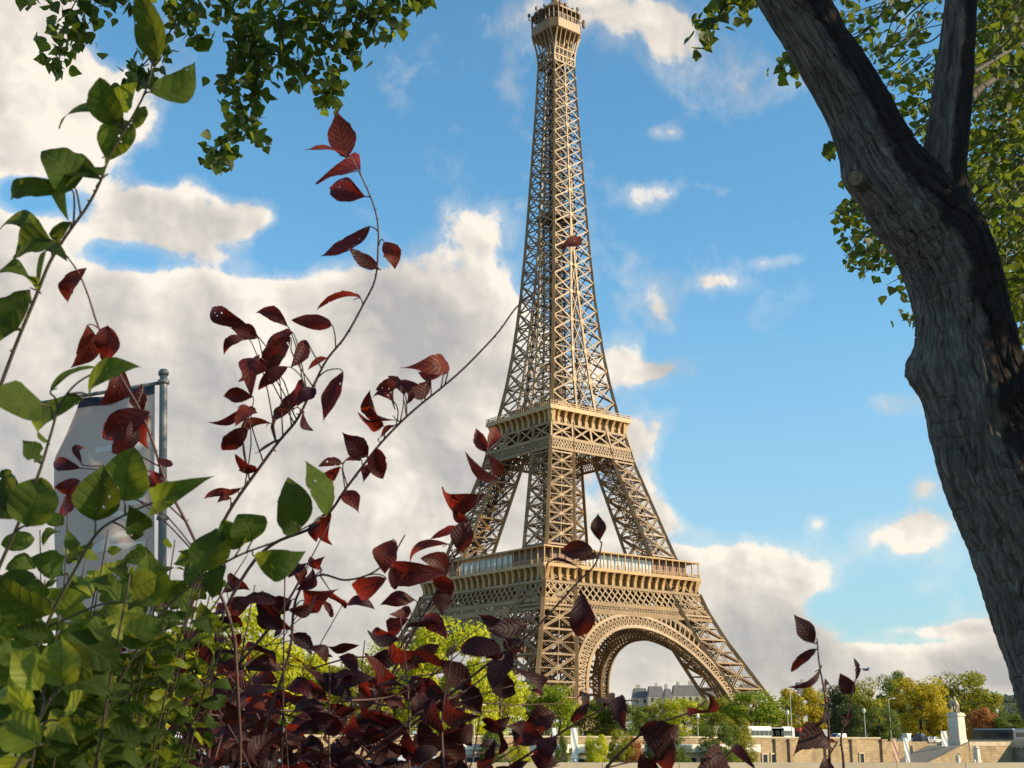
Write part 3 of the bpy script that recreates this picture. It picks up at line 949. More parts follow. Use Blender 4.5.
for i in range(8):
    a = octo(8.2, 2.6, 279.8); b_ = octo(8.2, 2.6, 284.7)
    x0, x1 = Vector(a[i]), Vector(a[(i+1) % 8]); y0, y1 = Vector(b_[i]), Vector(b_[(i+1) % 8])
    nseg = 5 if i % 2 == 0 else 2
    for j in range(nseg): cg.beam(x0.lerp(x1, j/nseg), y0.lerp(y1, j/nseg), 0.26)
    cg.beam(x0.lerp(y0, .4), x1.lerp(y1, .4), 0.22)
tb(cg, 'viewing_cage', MAT['iron'], top)
dm = MB()
loft(dm, [octo(5.6, 1.8, 285.2), octo(5.2, 1.7, 287.5), octo(4.0, 1.3, 289.6), octo(2.2, .7, 291.4), octo(1.6, .5, 292), octo(1.6, .5, 296), octo(2.1, .7, 296.2), octo(2.0, .6, 297.2), octo(0.8, .25, 298.5), octo(.6, .2, 318)])
tb(dm, 'dome', MAT['iron'], top)
an = MB()
for (x, y, z, hh) in [(-8.6, 2, 284, 4.2), (-9.4, -2, 281.5, 3.6), (8.8, -4, 284, 3.2), (4, -8.8, 284, 3.0), (-5, -8.6, 284, 2.8), (8.6, 4, 284, 3.4), (-8.4, 7, 284, 3), (7, 7, 285, 4), (0, -6, 286, 3), (-6, 0, 286, 3.2), (5, -4.5, 286, 3.4), (-4, 5, 286, 2.8)]:
    an.beam((x, y, z), (x, y, z+hh), 0.32); an.beam((x*0.8, y*0.8, z), (x, y, z), 0.25)
    an.box((x, y, z+hh*0.75), (0.8, 0.8, 1.3))
for (x, y) in ((-9.8, -1.2), (-9.8, 1.0), (9.2, -6.5)):
    an.box((x, y, 282.5), (0.9, 0.9, 3.4)); an.beam((x*.8, y, 282.5), (x, y, 282.5), .4)
tb(an, 'antenna', MAT['iron_dark'], top)

# ------------------------------------------------------------------ the far quay
def zat(py, p):                     # height seen at picture row py at the distance of point p
    dep = (Vector(p)-CAM).dot(FW)
    return at(512, py, dep).z


def pxm(p): return (Vector(p)-CAM).dot(FW)/FPX


X0 = on_y(560, 734, Y_WALL).x; X1 = -17.6; XQ = -53.0
q = MB()
q.box(((X0-260+XQ)/2, Y_WALL-0.55, (Z_STREET+1.0+Z_LOW)/2), (XQ-(X0-260), 1.1, Z_STREET+1.0-Z_LOW))
q.box(((X0-260+XQ)/2, Y_WALL-0.75, Z_LOW+0.6), (XQ-(X0-260), 0.5, 1.2))
quay = q.build('quay_wall', MAT['wall_x'])
tag(quay, 'long sunlit stone retaining wall along the far riverside quay', 'wall')
q = MB(); q.box(((X0-260+XQ)/2, Y_WALL-0.55, Z_STREET+1.16), (XQ-(X0-260), 1.5, 0.32))
q.build('coping', MAT['coping'], quay)
for u in (772, 786, 822, 848, 878):
    x = on_y(u, 740, Y_WALL).x
    q = MB(); q.box((x, Y_WALL-1.35, (Z_STREET+0.7+Z_LOW)/2), (1.6, 0.5, Z_STREET+0.7-Z_LOW)); q.box((x, Y_WALL-1.4, Z_STREET+0.75), (2.0, 0.7, 0.3))
    q.build('buttress', MAT['wall_x'], quay)
for u in (759.5, 768, 856):
    x = on_y(u, 740, Y_WALL).x
    q = MB(); q.box((x, Y_WALL-1.12, Z_LOW+1.55), (1.25, 0.12, 3.1)); d = q.build('doorway', MAT['window'], quay)
    q = MB()
    for s in (-1, 1): q.box((x+s*0.78, Y_WALL-1.2, Z_LOW+1.6), (0.3, 0.28, 3.2))
    q.box((x, Y_WALL-1.2, Z_LOW+3.35), (1.86, 0.3, 0.3))
    q.build('door_frame', MAT['coping'], d)

# bridge with its stone arch, seen end on at the right
br = MB()
xa, xb = -17.5, 17.5
arch_c, arch_r = -206.0, 14.5
prof = [(-172.0, Z_WATER-2), (-172.0, 2.6), (-330, 2.6), (-330, Z_WATER-2)]
cut = []
for cc in (-206.0, -238.0, -270.0, -302.0):
    cut += [(cc-14.5*math.cos(t_), Z_WATER+6.3*math.sin(t_)) for t_ in np.linspace(0, math.pi, 25)]
poly = [(-330, Z_WATER-2), (-330, 2.6), (-172.1, 2.6), (-172.1, Z_WATER-2)]
cs = []
for cc in (-206.0, -238.0, -270.0, -302.0):
    cs += [(cc+14.5*math.cos(t_), Z_WATER-0.5+6.6*math.sin(t_)) for t_ in np.linspace(0, math.pi, 25)]
poly = [(-330, Z_WATER-2), (-330, 2.6), (-172.1, 2.6), (-172.1, Z_WATER-2)]
# front faces as strips between arch line and the cornice
ys = [-172.1]+[c[0] for c in cs]+[-330]
zs_ = [Z_WATER-2]+[c[1] for c in cs]+[Z_WATER-2]
n = len(ys)
vs = []
for x in (xa, xb):
    vs += [(x, ys[i], zs_[i]) for i in range(n)]+[(x, ys[i], 2.6) for i in range(n)]
fs = []
for s_, o_ in ((0, 0), (1, 2*n)):
    for i in range(n-1):
        fs.append((o_+i, o_+i+1, o_+n+i+1, o_+n+i))
for i in range(n-1):
    fs.append((i, i+1, 2*n+i+1, 2*n+i)); fs.append((n+i, n+i+1, 3*n+i+1, 3*n+i))
br.add(vs, fs)
bridge = br.build('stone_bridge', MAT['wall_y'])
tag(bridge, 'pale stone bridge with arches at the right behind the low parapet', 'bridge')
b = MB()
for sx in (-1, 1):
    b.box((sx*17.7, -251, 2.95), (0.9, 158, 0.7))
    for i in range(150): b.box((sx*18.3, -172.8-i*1.05, 2.62), (0.5, 0.5, 0.45))
b.build('cornice', MAT['coping'], bridge)
b = MB()
for sx in (-1, 1): b.box((sx*17.6, -251, 3.75), (0.6, 158, 0.9))
b.build('bridge_parapet', MAT['coping'], bridge)
b = MB(); b.box((0, -251, 2.95), (34.4, 158, 0.7)); b.build('deck', MAT['asphalt'], bridge)

# ramp wall from the street beside the bridge down to the lower quay
rp = MB()
xr0, xr1 = XQ, -35.0
for x0_, x1_ in ((xr0, xr1),):
    vs = [(x0_, -183, Z_LOW), (x1_, -183, Z_LOW), (x1_, -183, 3.6), (x0_, -183, Z_LOW+0.8), (x0_, -182.2, Z_LOW), (x1_, -182.2, Z_LOW), (x1_, -182.2, 3.6), (x0_, -182.2, Z_LOW+0.8)]
    rp.add(vs, [(0, 1, 2, 3), (7, 6, 5, 4), (3, 2, 6, 7), (0, 3, 7, 4), (1, 5, 6, 2)])
ramp = rp.build('ramp_wall', MAT['wall_x'])
tag(ramp, 'sloping stone wall of the ramp climbing to the statue', 'wall')
rp = MB(); rp.add([(xr0, -182.2, Z_LOW-0.05), (xr1, -182.2, 2.9), (xr1, -172.0, 2.9), (xr0, -172.0, Z_LOW-0.05)], [(0, 1, 2, 3)])
rp.add([(xr1, -182.2, Z_LOW), (xr1, -182.2, 2.89), (xr1, -172.0, 2.89), (xr1, -172.0, Z_LOW)], [(0, 1, 2, 3)])
tag(rp.build('ramp_path', MAT['paving']), kind='structure')
rp = MB(); rp.box(((xr0+xr1)/2, Y_WALL-0.2, (Z_STREET+Z_LOW)/2+0.2), (xr1-xr0-.01, 0.4, Z_STREET-Z_LOW+0.4))
tag(rp.build('ramp_back_wall', MAT['wall_x']), 'stone wall behind the ramp left of the statue', 'wall')

rp = MB(); rp.box(((xr1-17.9)/2, -177.6, (2.88-8)/2), (-17.9-xr1, 11.0, 10.88))
ab = rp.build('abutment', MAT['wall_x'])
tag(ab, 'stone abutment in the shadow of the bridge under the statue', 'wall')
rp = MB(); rp.box(((xr1-17.9)/2, -182.9, 3.35), (-17.9-xr1, .5, .9)); rp.build('coping', MAT['coping'], ab)

# statue of a rider beside his horse on a high pedestal
sp_ = on_y(958, 741, -174.5); sp_.z = 2.9
st = empty('pedestal', sp_, 'tall pale stone pedestal carrying the statue at the bridge end', 'pedestal')
st.scale = (.68, .68, 1)
P = MB()
P.box((0, 0, 0.4), (5.2, 5.2, 0.8)); P.box((0, 0, 1.05), (4.6, 4.6, 0.5))
P.box((0, 0, 3.9), (4.1, 4.1, 5.2), 0, 0.94)
o = P.build('shaft', MAT['stone_white'], st)
P = MB(); P.box((0, 0, 6.7), (4.5, 4.5, 0.4)); P.box((0, 0, 7.05), (4.0, 4.0, 0.3))
P.build('cap', MAT['stone_white'], st)


def skin_body(name, joints, bones, mat, parent, level=2):
    me = bpy.data.meshes.new(name)
    me.from_pydata([j[0] for j in joints], bones, []); me.update()
    o = bpy.data.objects.new(name, me); C.objects.link(o)
    o.modifiers.new('Skin', 'SKIN'); ss = o.modifiers.new('Sub', 'SUBSURF'); ss.levels = level; ss.render_levels = level
    if not me.skin_vertices: me.skin_vertices.new()
    for i, j in enumerate(joints):
        me.skin_vertices[0].data[i].radius = (j[1], j[1]); me.skin_vertices[0].data[i].use_root = (i == 0)
    me.materials.append(mat)
    if parent is not None: o.parent = parent
    return o


hj = [((-0.9, 0, 2.1), .52), ((0.2, 0, 2.1), .5), ((0.95, 0, 2.3), .46), ((1.3, 0, 2.95), .27), ((1.35, 0, 3.35), .2), ((1.75, 0, 3.2), .16), ((2.05, 0, 2.95), .1),
      ((-1.25, 0.28, 1.7), .3), ((-1.3, .3, 1.0), .15), ((-1.2, .3, 0.1), .1), ((-1.25, -.28, 1.7), .3), ((-1.5, -.3, 1.0), .15), ((-1.4, -.3, .1), .1),
      ((0.85, .28, 1.6), .22), ((0.95, .3, .9), .13), ((0.9, .3, .1), .1), ((.85, -.28, 1.6), .22), ((1.25, -.3, 1.15), .13), ((1.05, -.3, .5), .1),
      ((-1.5, 0, 2.1), .18), ((-1.75, 0, 1.4), .14), ((-1.7, 0, .7), .06)]
hb = [(0, 1), (1, 2), (2, 3), (3, 4), (4, 5), (5, 6), (0, 7), (7, 8), (8, 9), (0, 10), (10, 11), (11, 12), (2, 13), (13, 14), (14, 15), (2, 16), (16, 17), (17, 18), (0, 19), (19, 20), (20, 21)]
hs = empty('horse_statue', sp_+Vector((0, 0, 7.2)), 'weathered stone statue of a horse with a standing warrior on the pedestal', 'statue', None, R(205))
ho = skin_body('horse', hj, hb, MAT['statue'], hs); ho.location = (0.1, 0.3, 0); hs.scale = (.95, .95, 1.05)
wj = [((0, 0, 1.75), .26), ((0, 0, 2.25), .30), ((0, 0, 2.65), .26), ((0, 0, 2.95), .12), ((0, 0, 3.25), .2), ((.14, .15, 1.0), .15), ((.2, .18, .1), .12), ((-.1, -.15, 1.0), .15), ((-.25, -.15, .1), .12),
      ((.1, .45, 2.5), .12), ((.35, .55, 2.05), .1), ((.65, .4, 2.3), .08), ((0, -.45, 2.5), .12), ((-.1, -.6, 2.0), .1), ((.1, -.6, 1.6), .08)]
wb = [(0, 1), (1, 2), (2, 3), (3, 4), (0, 5), (5, 6), (0, 7), (7, 8), (2, 9), (9, 10), (10, 11), (2, 12), (12, 13), (13, 14)]
wo_ = skin_body('warrior', wj, wb, MAT['statue'], hs); wo_.location = (0.6, -0.75, 0)
P = MB(); P.box((0, 0, 0.06), (2.9, 2.4, 0.14)); P.build('plinth', MAT['statue'], hs)

# vehicles
def wheel_parts(parent, x, y, r, wd, sd):
    m = MB()
    pr = [(r*0.62, -wd/2), (r*0.95, -wd/2), (r, -wd*0.3), (r, wd*0.3), (r*0.95, wd/2), (r*0.62, wd/2)]
    n = 20
    base = []
    for (rr, d) in pr:
        base.append([(x+rr*math.cos(2*math.pi*k/n), y+d, r+rr*math.sin(2*math.pi*k/n)) for k in range(n)])
    loft(m, base)
    wh = m.build('wheel', MAT['tyre'], parent, True)
    m = MB()
    m.tube([(x, y-wd*0.52, r), (x, y+wd*0.52, r)], r*0.6, 14)
    m.build('rim', MAT['rim'], wh)


def car(name, loc, rz, paint, label, cat='car', group=None, L=4.3, W_=1.78, H=1.45, van=False):
    root = empty(name, loc, label, cat, group, rz)
    h = L/2
    if van:
        low = [(-h, .35), (h-.1, .35), (h, .55), (h-.02, .95), (h-.25, 1.12), (h-.95, 1.25), (-h, 1.2)]
        cab = [(-h+.02, 1.2), (h-1.0, 1.25), (h-1.75, H-.06), (h-2.1, H), (-h+.15, H), (-h+.04, H-.1)]
    else:
        low = [(-h+.05, .28), (h-.1, .28), (h, .45), (h-.04, .68), (h-.2, .78), (h-1.15, .92), (-h+.75, .95), (-h+.1, .9), (-h, .6)]
        cab = [(-h+.35, .93), (h-1.2, .92), (h-1.95, H-.1), (h-2.3, H-.01), (-h+1.5, H), (-h+1.0, H-.08)]
    def section(poly, w0, w1, z0, z1):
        mb = MB(); n = len(poly)
        vs = []
        for s in (-1, 1):
            for (x, z) in poly:
                k = (z-z0)/(z1-z0); ww = w0+(w1-w0)*min(max(k, 0), 1)
                vs.append((x, s*ww/2, z))
        mb.add(vs, [tuple(range(n))[::-1], tuple(range(n, 2*n))]+[(i, (i+1) % n, n+(i+1) % n, n+i) for i in range(n)])
        return mb
    body = section(low, W_*0.98, W_, .3, .9).build('body', paint, root)
    bv = body.modifiers.new('Bevel', 'BEVEL'); bv.width = 0.06; bv.segments = 3; bv.limit_method = 'ANGLE'
    cb = section(cab, W_*0.97, W_*0.78, .92, H).build('cabin', paint, root)
    bv = cb.modifiers.new('Bevel', 'BEVEL'); bv.width = 0.05; bv.segments = 3; bv.limit_method = 'ANGLE'
    zc0, zc1 = (1.28, H-.22) if van else (.98, H-.13)
    def wy(z): return (W_*0.97+(W_*0.78-W_*0.97)*(z-.92)/(H-.92))/2
    for s in (-1, 1):
        spans = ((h-2.2, h-1.15, h-1.6), ) if van else ((-h+1.0, -.05, -h+1.35), (.05, h-1.35, h-2.05))
        for (x0, x1, xt) in spans:
            m = MB()
            if xt > (x0+x1)/2: pts = [(x0, zc0), (x1, zc0), (xt, zc1), (x0, zc1)]
            else: pts = [(x0, zc0), (x1, zc0), (x1, zc1), (xt, zc1)]
            vs = [(x, s*(wy(z)+.012), z) for x, z in pts]+[(x, s*(wy(z)-.03), z) for x, z in pts]
            m.add(vs, [(0, 1, 2, 3), (7, 6, 5, 4), (0, 4, 5, 1), (1, 5, 6, 2), (2, 6, 7, 3), (3, 7, 4, 0)])
            m.build('side_window', MAT['window'], root)
    for nm, a, b_ in (('windscreen', cab[1], cab[2]),)+((('rear_window', cab[0], cab[-1]),) if not van else ()):
        m = MB()
        d = Vector((b_[0]-a[0], 0, b_[1]-a[1])); nn = Vector((-d.z, 0, d.x)).normalized()
        if (nn.x > 0) != (nm == 'windscreen'): nn = -nn
        pa = Vector((a[0], 0, a[1]))+d*.1; pb = Vector((a[0], 0, a[1]))+d*.9
        vs = []
        for off in (.012, -.02):
            for pp in (pa, pb):
                for s in (-1, 1):
                    qd = pp+nn*off; vs.append((qd.x, s*(wy(pp.z)-.09), qd.z))
        m.add(vs, [(0, 1, 3, 2), (6, 7, 5, 4), (0, 4, 5, 1), (2, 3, 7, 6), (0, 2, 6, 4), (1, 5, 7, 3)])
        m.build(nm, MAT['window'], root)
    rr = .34 if van else .31
    for sx in (-1, 1):
        for s in (-1, 1):
            wheel_parts(root, sx*L*0.3, s*(W_/2-.1), rr, .2, s)
            if sx == 1:
                m = MB(); m.box((h-.05, s*W_*.36, .66 if not van else .85), (.14, .34, .16)); m.build('headlight', MAT['lamp'], root)
            else:
                m = MB(); m.box((-h+.02, s*W_*.38, .74 if not van else .95), (.1, .26, .16)); m.build('tail_light', MAT['tail'], root)
    return root


def coach(name, loc, rz, paint, roofmat, label, group=None, L=11.5, W_=2.5, H=3.2, low_band=None):
    root = empty(name, loc, label, 'bus', group, rz)
    m = MB(); m.box((0, 0, (H+.4)/2), (L, W_, H-.4)); b = m.build('body', paint, root)
    bv = b.modifiers.new('Bevel', 'BEVEL'); bv.width = .18; bv.segments = 3
    m = MB(); m.box((0, 0, H+.06), (L-.9, W_-.5, .25)); m.build('roof_unit', roofmat, root)
    for s in (-1, 1):
        for i in range(7):
            m = MB(); wx = (L-1.4)/7
            m.box((-L/2+.7+wx*(i+.5), s*(W_/2+.004), H*.64), (wx-.1, .05, H*.32)); m.build('window', MAT['window'], root)
        for sx in (-.32, .30): wheel_parts(root, sx*L, s*(W_/2-.14), .48, .28, s)
    for s in (-1, 1):
        m = MB(); m.box((s*(L/2+.004), 0, H*.6), (.05, W_-.35, H*.42)); m.build('windscreen', MAT['window'], root)
    return root


MAT['tail'] = plain('tail_light', (0.35, 0.02, 0.02), 0.3, 0.1, 3)
MAT['paint_white'] = plain('white_car_paint', (0.72, 0.72, 0.70), 0.25, 0.03, 1, coat=0.6)
MAT['paint_blue'] = plain('pale_blue_car_paint', (0.30, 0.40, 0.48), 0.25, 0.04, 1, coat=0.6)
MAT['paint_silver'] = plain('silver_car_paint', (0.42, 0.43, 0.44), 0.25, 0.04, 1, coat=0.6, metal=0.2)
MAT['paint_dark'] = plain('dark_car_paint', (0.03, 0.035, 0.05), 0.25, 0.05, 1, coat=0.6)
MAT['paint_red'] = plain('red_bus_paint', (0.50, 0.03, 0.025), 0.3, 0.05, 1, coat=0.4)
MAT['paint_grey'] = plain('grey_van_paint', (0.20, 0.22, 0.24), 0.4, 0.05, 1)
MAT['bus_roof'] = plain('pale_blue_roof', (0.42, 0.50, 0.55), 0.4, 0.05, 1)
YS = Y_WALL+5.5


def street(u, y=YS, z=Z_STREET):
    p = on_y(u, 734, y); p.z = z
    return p


c1 = coach('tour_coach', street(762), 0, MAT['paint_white'], MAT['white_paint'], 'long white coach above the quay wall beside the bright green tree', L=11)
c2 = coach('tour_coach', street(778.5), 0, MAT['paint_white'], MAT['white_paint'], 'white coach parked just left of the red bus', L=7.5)
c3 = coach('city_bus', street(806), 0, MAT['paint_white'], MAT['paint_red'], 'red and white bus passing above the quay wall', L=6.5, H=3.0)
m = MB(); m.box((0, 0, 2.55), (6.54, 2.54, 1.0)); m.build('red_band', MAT['paint_red'], c3)
car('box_van', street(823), 0, MAT['paint_grey'], 'grey box van just right of the red bus', 'van', L=5.2, W_=2.1, H=2.9, van=True)
car('delivery_van', street(837), math.pi, MAT['paint_white'], 'white van at the far right of the street traffic above the wall', 'van', L=4.6, W_=1.9, H=2.1, van=True)
for i, (u, y, paint, rz, lab, van) in enumerate([
    (908, -168.0, 'paint_white', .2, 'white van among parked cars left of the statue', True), (916, -166.5, 'paint_dark', .1, 'dark car parked behind the white van near the statue', False),
    (921, -169.5, 'paint_dark', .3, 'dark van parked beside the ramp near the statue', True), (928, -167, 'paint_silver', .1, 'silver car at the top of the ramp near the statue', False),
    (934, -165, 'paint_white', .1, 'small white car nearest the tall pedestal', False)]):
    car('parked_van' if van else 'parked_car', street(u, y), rz, MAT[paint], lab, 'van' if van else 'car', 'vehicles parked left of the statue', L=4.4, H=2.2 if van else 1.5, van=van)
bz = 3.3
b1 = coach('tour_coach', (-11.5, on_y(1002, 736, 0).y, bz), R(90), MAT['paint_dark'], MAT['bus_roof'], 'dark bus with a pale blue roof crossing the bridge', L=11)
d_ = ray(996, 736); p_ = CAM+d_*((-11.5-CAM.x)/d_.x); b1.location = (-11.5, p_.y, bz)
d_ = ray(1026, 736); p_ = CAM+d_*((-12.0-CAM.x)/d_.x)
b2 = coach('tour_coach', (-12.0, p_.y-3, bz), R(90), MAT['paint_silver'], MAT['bus_roof'], 'pale bus on the bridge at the right edge behind the dark bus', L=11)

# lamp posts, banners and small stone posts on the quay
def lamp_post(u, ytop, y, label, head=True, z=Z_STREET):
    p = on_y(u, 734, y); p.z = z
    root = empty('street_lamp', p, label, 'street lamp', 'street lamps along the far quay')
    ht = zat(ytop, p)-z
    m = MB(); m.tube([(0, 0, 0), (0, 0, .8), (0, 0, .81), (0, 0, ht)], [.18, .18, .11, .08], 8); m.build('post', MAT['pale_metal'], root)
    if head:
        m = MB(); m.lathe([(.08, 0), (.32, .25), (.38, .7), (.2, 1.0), (.05, 1.1)], (0, 0, ht-.3), 10); m.build('lamp_shade', MAT['lamp'], root)
    else:
        m = MB(); m.beam((0, 0, ht), (1.3, -.3, ht+.25), .1); m.box((1.4, -.3, ht+.25), (.9, .35, .2)); m.build('lamp_arm', MAT['pale_metal'], root)
    return root


lamp_post(792, 690, -169, 'tall thin lamp post in front of the olive tree above the quay wall', False)
lamp_post(788.5, 712, -166, 'short lamp post beside the tall thin one near the red bus', True)
lamp_post(865.5, 710, -169, 'white globe street lamp standing between the plum leaves and the gold trees', True)
lamp_post(891, 697, -167, 'tall lamp post before the dark gap between gold trees', False)
lamp_post(698, 716, -168, 'white globe street lamp above the low riverside terminal', True)
lamp_post(474, 706, -188, 'tall lamp post by the grey kiosk behind the plum shrub', False, Z_LOW)
lamp_post(999, 709, -150, 'white globe street lamp near the bridge buses', True)


def banner_board(name, u, y0, y1, wpx, yw, mat, label, cat='banner', lean=0.0, z=None):
    p = on_y(u, 734, yw); zz0 = zat(y1, p); zz1 = zat(y0, p)
    p.z = zz0
    root = empty(name, p, label, cat, None, -YAW*0.6)
    wd = wpx*pxm(p); hh = zz1-zz0
    m = MB(); nx, nz = 6, 10
    fr_ = [[(-wd/2+wd*i/nx+lean*(1-j/nz), 0.06*math.sin(i*1.3+j*.8), hh*j/nz) for i in range(nx+1)] for j in range(nz+1)]
    vs = [v for r_ in fr_ for v in r_]+[(x, y+.05, z_) for r_ in fr_ for x, y, z_ in r_]
    N_ = (nx+1)*(nz+1)
    fs = []
    for j in range(nz):
        for i in range(nx):
            a = j*(nx+1)+i
            fs.append((a, a+1, a+nx+2, a+nx+1)); fs.append((N_+a+nx+1, N_+a+nx+2, N_+a+1, N_+a))
    m.add(vs, fs); m.build('cloth', mat, root)
    m = MB(); m.tube([(wd/2+.08, .1, Z_LOW-zz0), (wd/2+.08, .1, hh+.3)], .07, 8); m.tube([(-wd/2+lean*.2, .1, hh+.05), (wd/2+.08, .1, hh+.05)], .04, 6); m.build('pole', MAT['pale_metal'], root)
    return root


banner_board('hanging_banner', 893, 737, 760, 6, -186, MAT['orange'], 'leaning pinkish banner in front of the quay wall', lean=0.5)
banner_board('hanging_banner', 905, 736, 760, 5, -186, MAT['white_paint'], 'white upright banner right of the pinkish banner', lean=0.3)
banner_board('notice_board', 944, 729, 744, 6.5, -178, MAT['white_paint'], 'square white board left of the statue pedestal', 'board')
banner_board('hanging_banner', 553.5, 728, 766, 7, -192, MAT['white_paint'], 'tall white banner in front of the low terminal, left of two', lean=0.1)
banner_board('hanging_banner', 574, 728, 763, 7, -192, MAT['white_paint'], 'tall white banner in front of the low terminal, right of two', lean=0.1)


def stone_post(u, y0, y1, wpx, yw, label, scroll=False):
    p = on_y(u, 734, yw); zt = zat(y0, p); zb = Z_LOW
    p.z = zb; w_ = wpx*pxm(p); h_ = zt-zb
    root = empty('stone_post', p, label, 'post')
    m = MB(); m.box((0, 0, h_*.45), (w_, w_, h_*.9), 0, .88); m.build('shaft', MAT['stone_white'], root)
    m = MB(); m.lathe([(w_*.5, 0), (w_*.62, w_*.15), (w_*.3, w_*.45), (w_*.1, w_*.6)], (0, 0, h_*.9), 12); m.build('cap', MAT['stone_white'], root)
    if scroll:
        for s in (-1, 1):
            m = MB(); m.tube([(s*w_*.5, 0, h_*.42), (s*w_*1.0, 0, h_*.36), (s*w_*1.2, 0, h_*.2), (s*w_*1.0, 0, 0)], [w_*.18, w_*.28, w_*.3, w_*.35], 8); m.build('scroll', MAT['stone_white'], root)


stone_post(956, 753, 764, 4, -188, 'small rounded white post at the foot of the bridge')
stone_post(975, 744, 764, 5.5, -186, 'white stone post with scrolls in front of the bridge side', True)

# riverside terminal: low white-roofed building on the lower quay
pc = on_y(650, 740, -184); pc.z = Z_LOW
tm = empty('riverside_terminal', pc, 'low terminal with white flat roof and dark windows behind riverside trees', 'building')
m = MB(); m.box((0, 0, 1.9), (44, 8, 3.8)); m.build('wall', MAT['cream'], tm)
m = MB(); m.box((0, 0, 4.6), (46, 9.5, 1.3)); m.build('roof', MAT['white_wall'], tm)
for i in range(10):
    m = MB(); m.box((-19+i*4.1, -4.02, 1.7), (2.9, .12, 2.6)); m.build('window', MAT['window'], tm)
pc = on_y(610, 760, -197); pc.z = Z_LOW
kb = empty('ticket_kiosk', pc, 'small white ticket kiosk with dark hatch by the river', 'kiosk')
m = MB(); m.box((0, 0, .9), (5.2, 2.4, 1.8)); m.build('body', MAT['white_wall'], kb)
m = MB(); m.box((0, 0, 1.9), (5.6, 2.8, .2)); m.build('roof', MAT['stone_white'], kb)
m = MB(); m.box((-.6, -1.21, 1.2), (3.0, .08, .7)); m.build('hatch', MAT['window'], kb)
pc = on_y(462, 760, -190); pc.z = Z_LOW
kb = empty('grey_kiosk', pc, 'grey kiosk with a white roof beside the lamp post behind the shrub', 'kiosk')
m = MB(); m.box((0, 0, 2.3), (5.5, 3.5, 4.6)); m.build('body', MAT['pale_metal'], kb)
m = MB(); m.box((0, 0, 5.0), (6.0, 4.0, .8)); m.build('roof', MAT['white_wall'], kb)
for i in range(3):
    m = MB(); m.box((-1.6+i*1.6, -1.76, 2.6), (1.2, .08, 1.8)); m.build('window', MAT['window'], kb)

# distant houses under the arch and beside the tower
def house_row(u0, u1, ytop, depth, label, mats, seed, storeys=6, name='apartment_block'):
    r_ = random.Random(seed)
    a = at(u0, 734, depth); b_ = at(u1, 734, depth)
    c = (a+b_)/2; W_ = (b_-a).length; d = (b_-a).normalized()
    c.z = Z_STREET
    top = at((u0+u1)/2, ytop, depth).z-Z_STREET
    root = empty(name, c, label, 'building', None, math.atan2(d.y, d.x))
    hw = top*0.80
    m = MB(); m.box((0, 0, hw/2), (W_, 14, hw)); m.build('wall', mats, root)
    m = MB()
    m.add([(-W_/2, -7.2, hw), (W_/2, -7.2, hw), (W_/2, 7.2, hw), (-W_/2, 7.2, hw), (-W_/2+1, -4, top), (W_/2-1, -4, top), (W_/2-1, 4, top), (-W_/2+1, 4, top)], [(0, 3, 2, 1), (4, 5, 6, 7), (0, 1, 5, 4), (1, 2, 6, 5), (2, 3, 7, 6), (3, 0, 4, 7)])
    rf = m.build('roof', MAT['slate'], root)
    n = max(1, int(W_/7))
    for i in range(n):
        m = MB(); m.box((-W_/2+W_*(i+.5)/n+r_.uniform(-1, 1), r_.uniform(-2, 2), top+.9), (r_.uniform(1.2, 2.4), 1.2, r_.uniform(2.0, 3.6))); m.build('chimney', MAT['cream'], rf)
    nw = max(2, int(W_/3.2))
    for st_ in range(storeys):
        z = hw*(st_+.5)/storeys
        if z < hw*0.45: continue
        for i in range(nw):
            m = MB(); m.box((-W_/2+W_*(i+.5)/nw, -7.03, z), (1.3, .1, hw/storeys*.62)); m.build('window', MAT['window'], root)


house_row(633, 648, 688, 700, 'distant apartment block with grey roof, leftmost under the arch', MAT['cream'], 1)
house_row(648, 664, 686, 690, 'distant apartment block under the arch with several chimneys', MAT['cream'], 2)
house_row(664, 672.5, 688.5, 640, 'sunlit cream gable of a distant block under the arch', MAT['white_wall'], 3)
house_row(673, 700, 685, 700, 'wide distant apartment block beside the right foot of the arch', MAT['cream'], 4)
house_row(700, 722, 687, 720, 'distant apartment block seen through the right leg of the tower', MAT['cream'], 5)
house_row(741, 757, 684, 520, 'white block behind the right leg above the bright green tree', MAT['white_wall'], 6)
house_row(798, 812, 682, 800, 'tiny white building above the dark trees right of the tower', MAT['white_wall'], 7)
house_row(598, 616, 693, 760, 'grey distant block low inside the arch on the left', MAT['cream'], 8)

# wooded hill far right
hv = []; hf = []
nx, ny = 60, 12
pa = at(700, 734, 1500); pb = at(1500, 734, 1500); dd = (pb-pa); bd = FH
for j in range(ny+1):
    for i in range(nx+1):
        u = i/nx; v = j/ny
        base = pa+dd*u+bd*(v*500)
        hh = 62*math.sin(math.pi*v*.5)*(0.4+0.6*math.exp(-((u-.55)/.28)**2))*(0.9+.1*math.sin(u*23)) 
        hv.append((base.x, base.y, Z_STREET-1+hh*1.0+6*math.sin(u*40+v*9)*v))
for j in range(ny):
    for i in range(nx):
        a = j*(nx+1)+i; hf.append((a, a+1, a+nx+2, a+nx+1))
m = MB(); m.add(hv, hf); tag(m.build('hills', MAT['soil'], smooth=True), kind='structure')
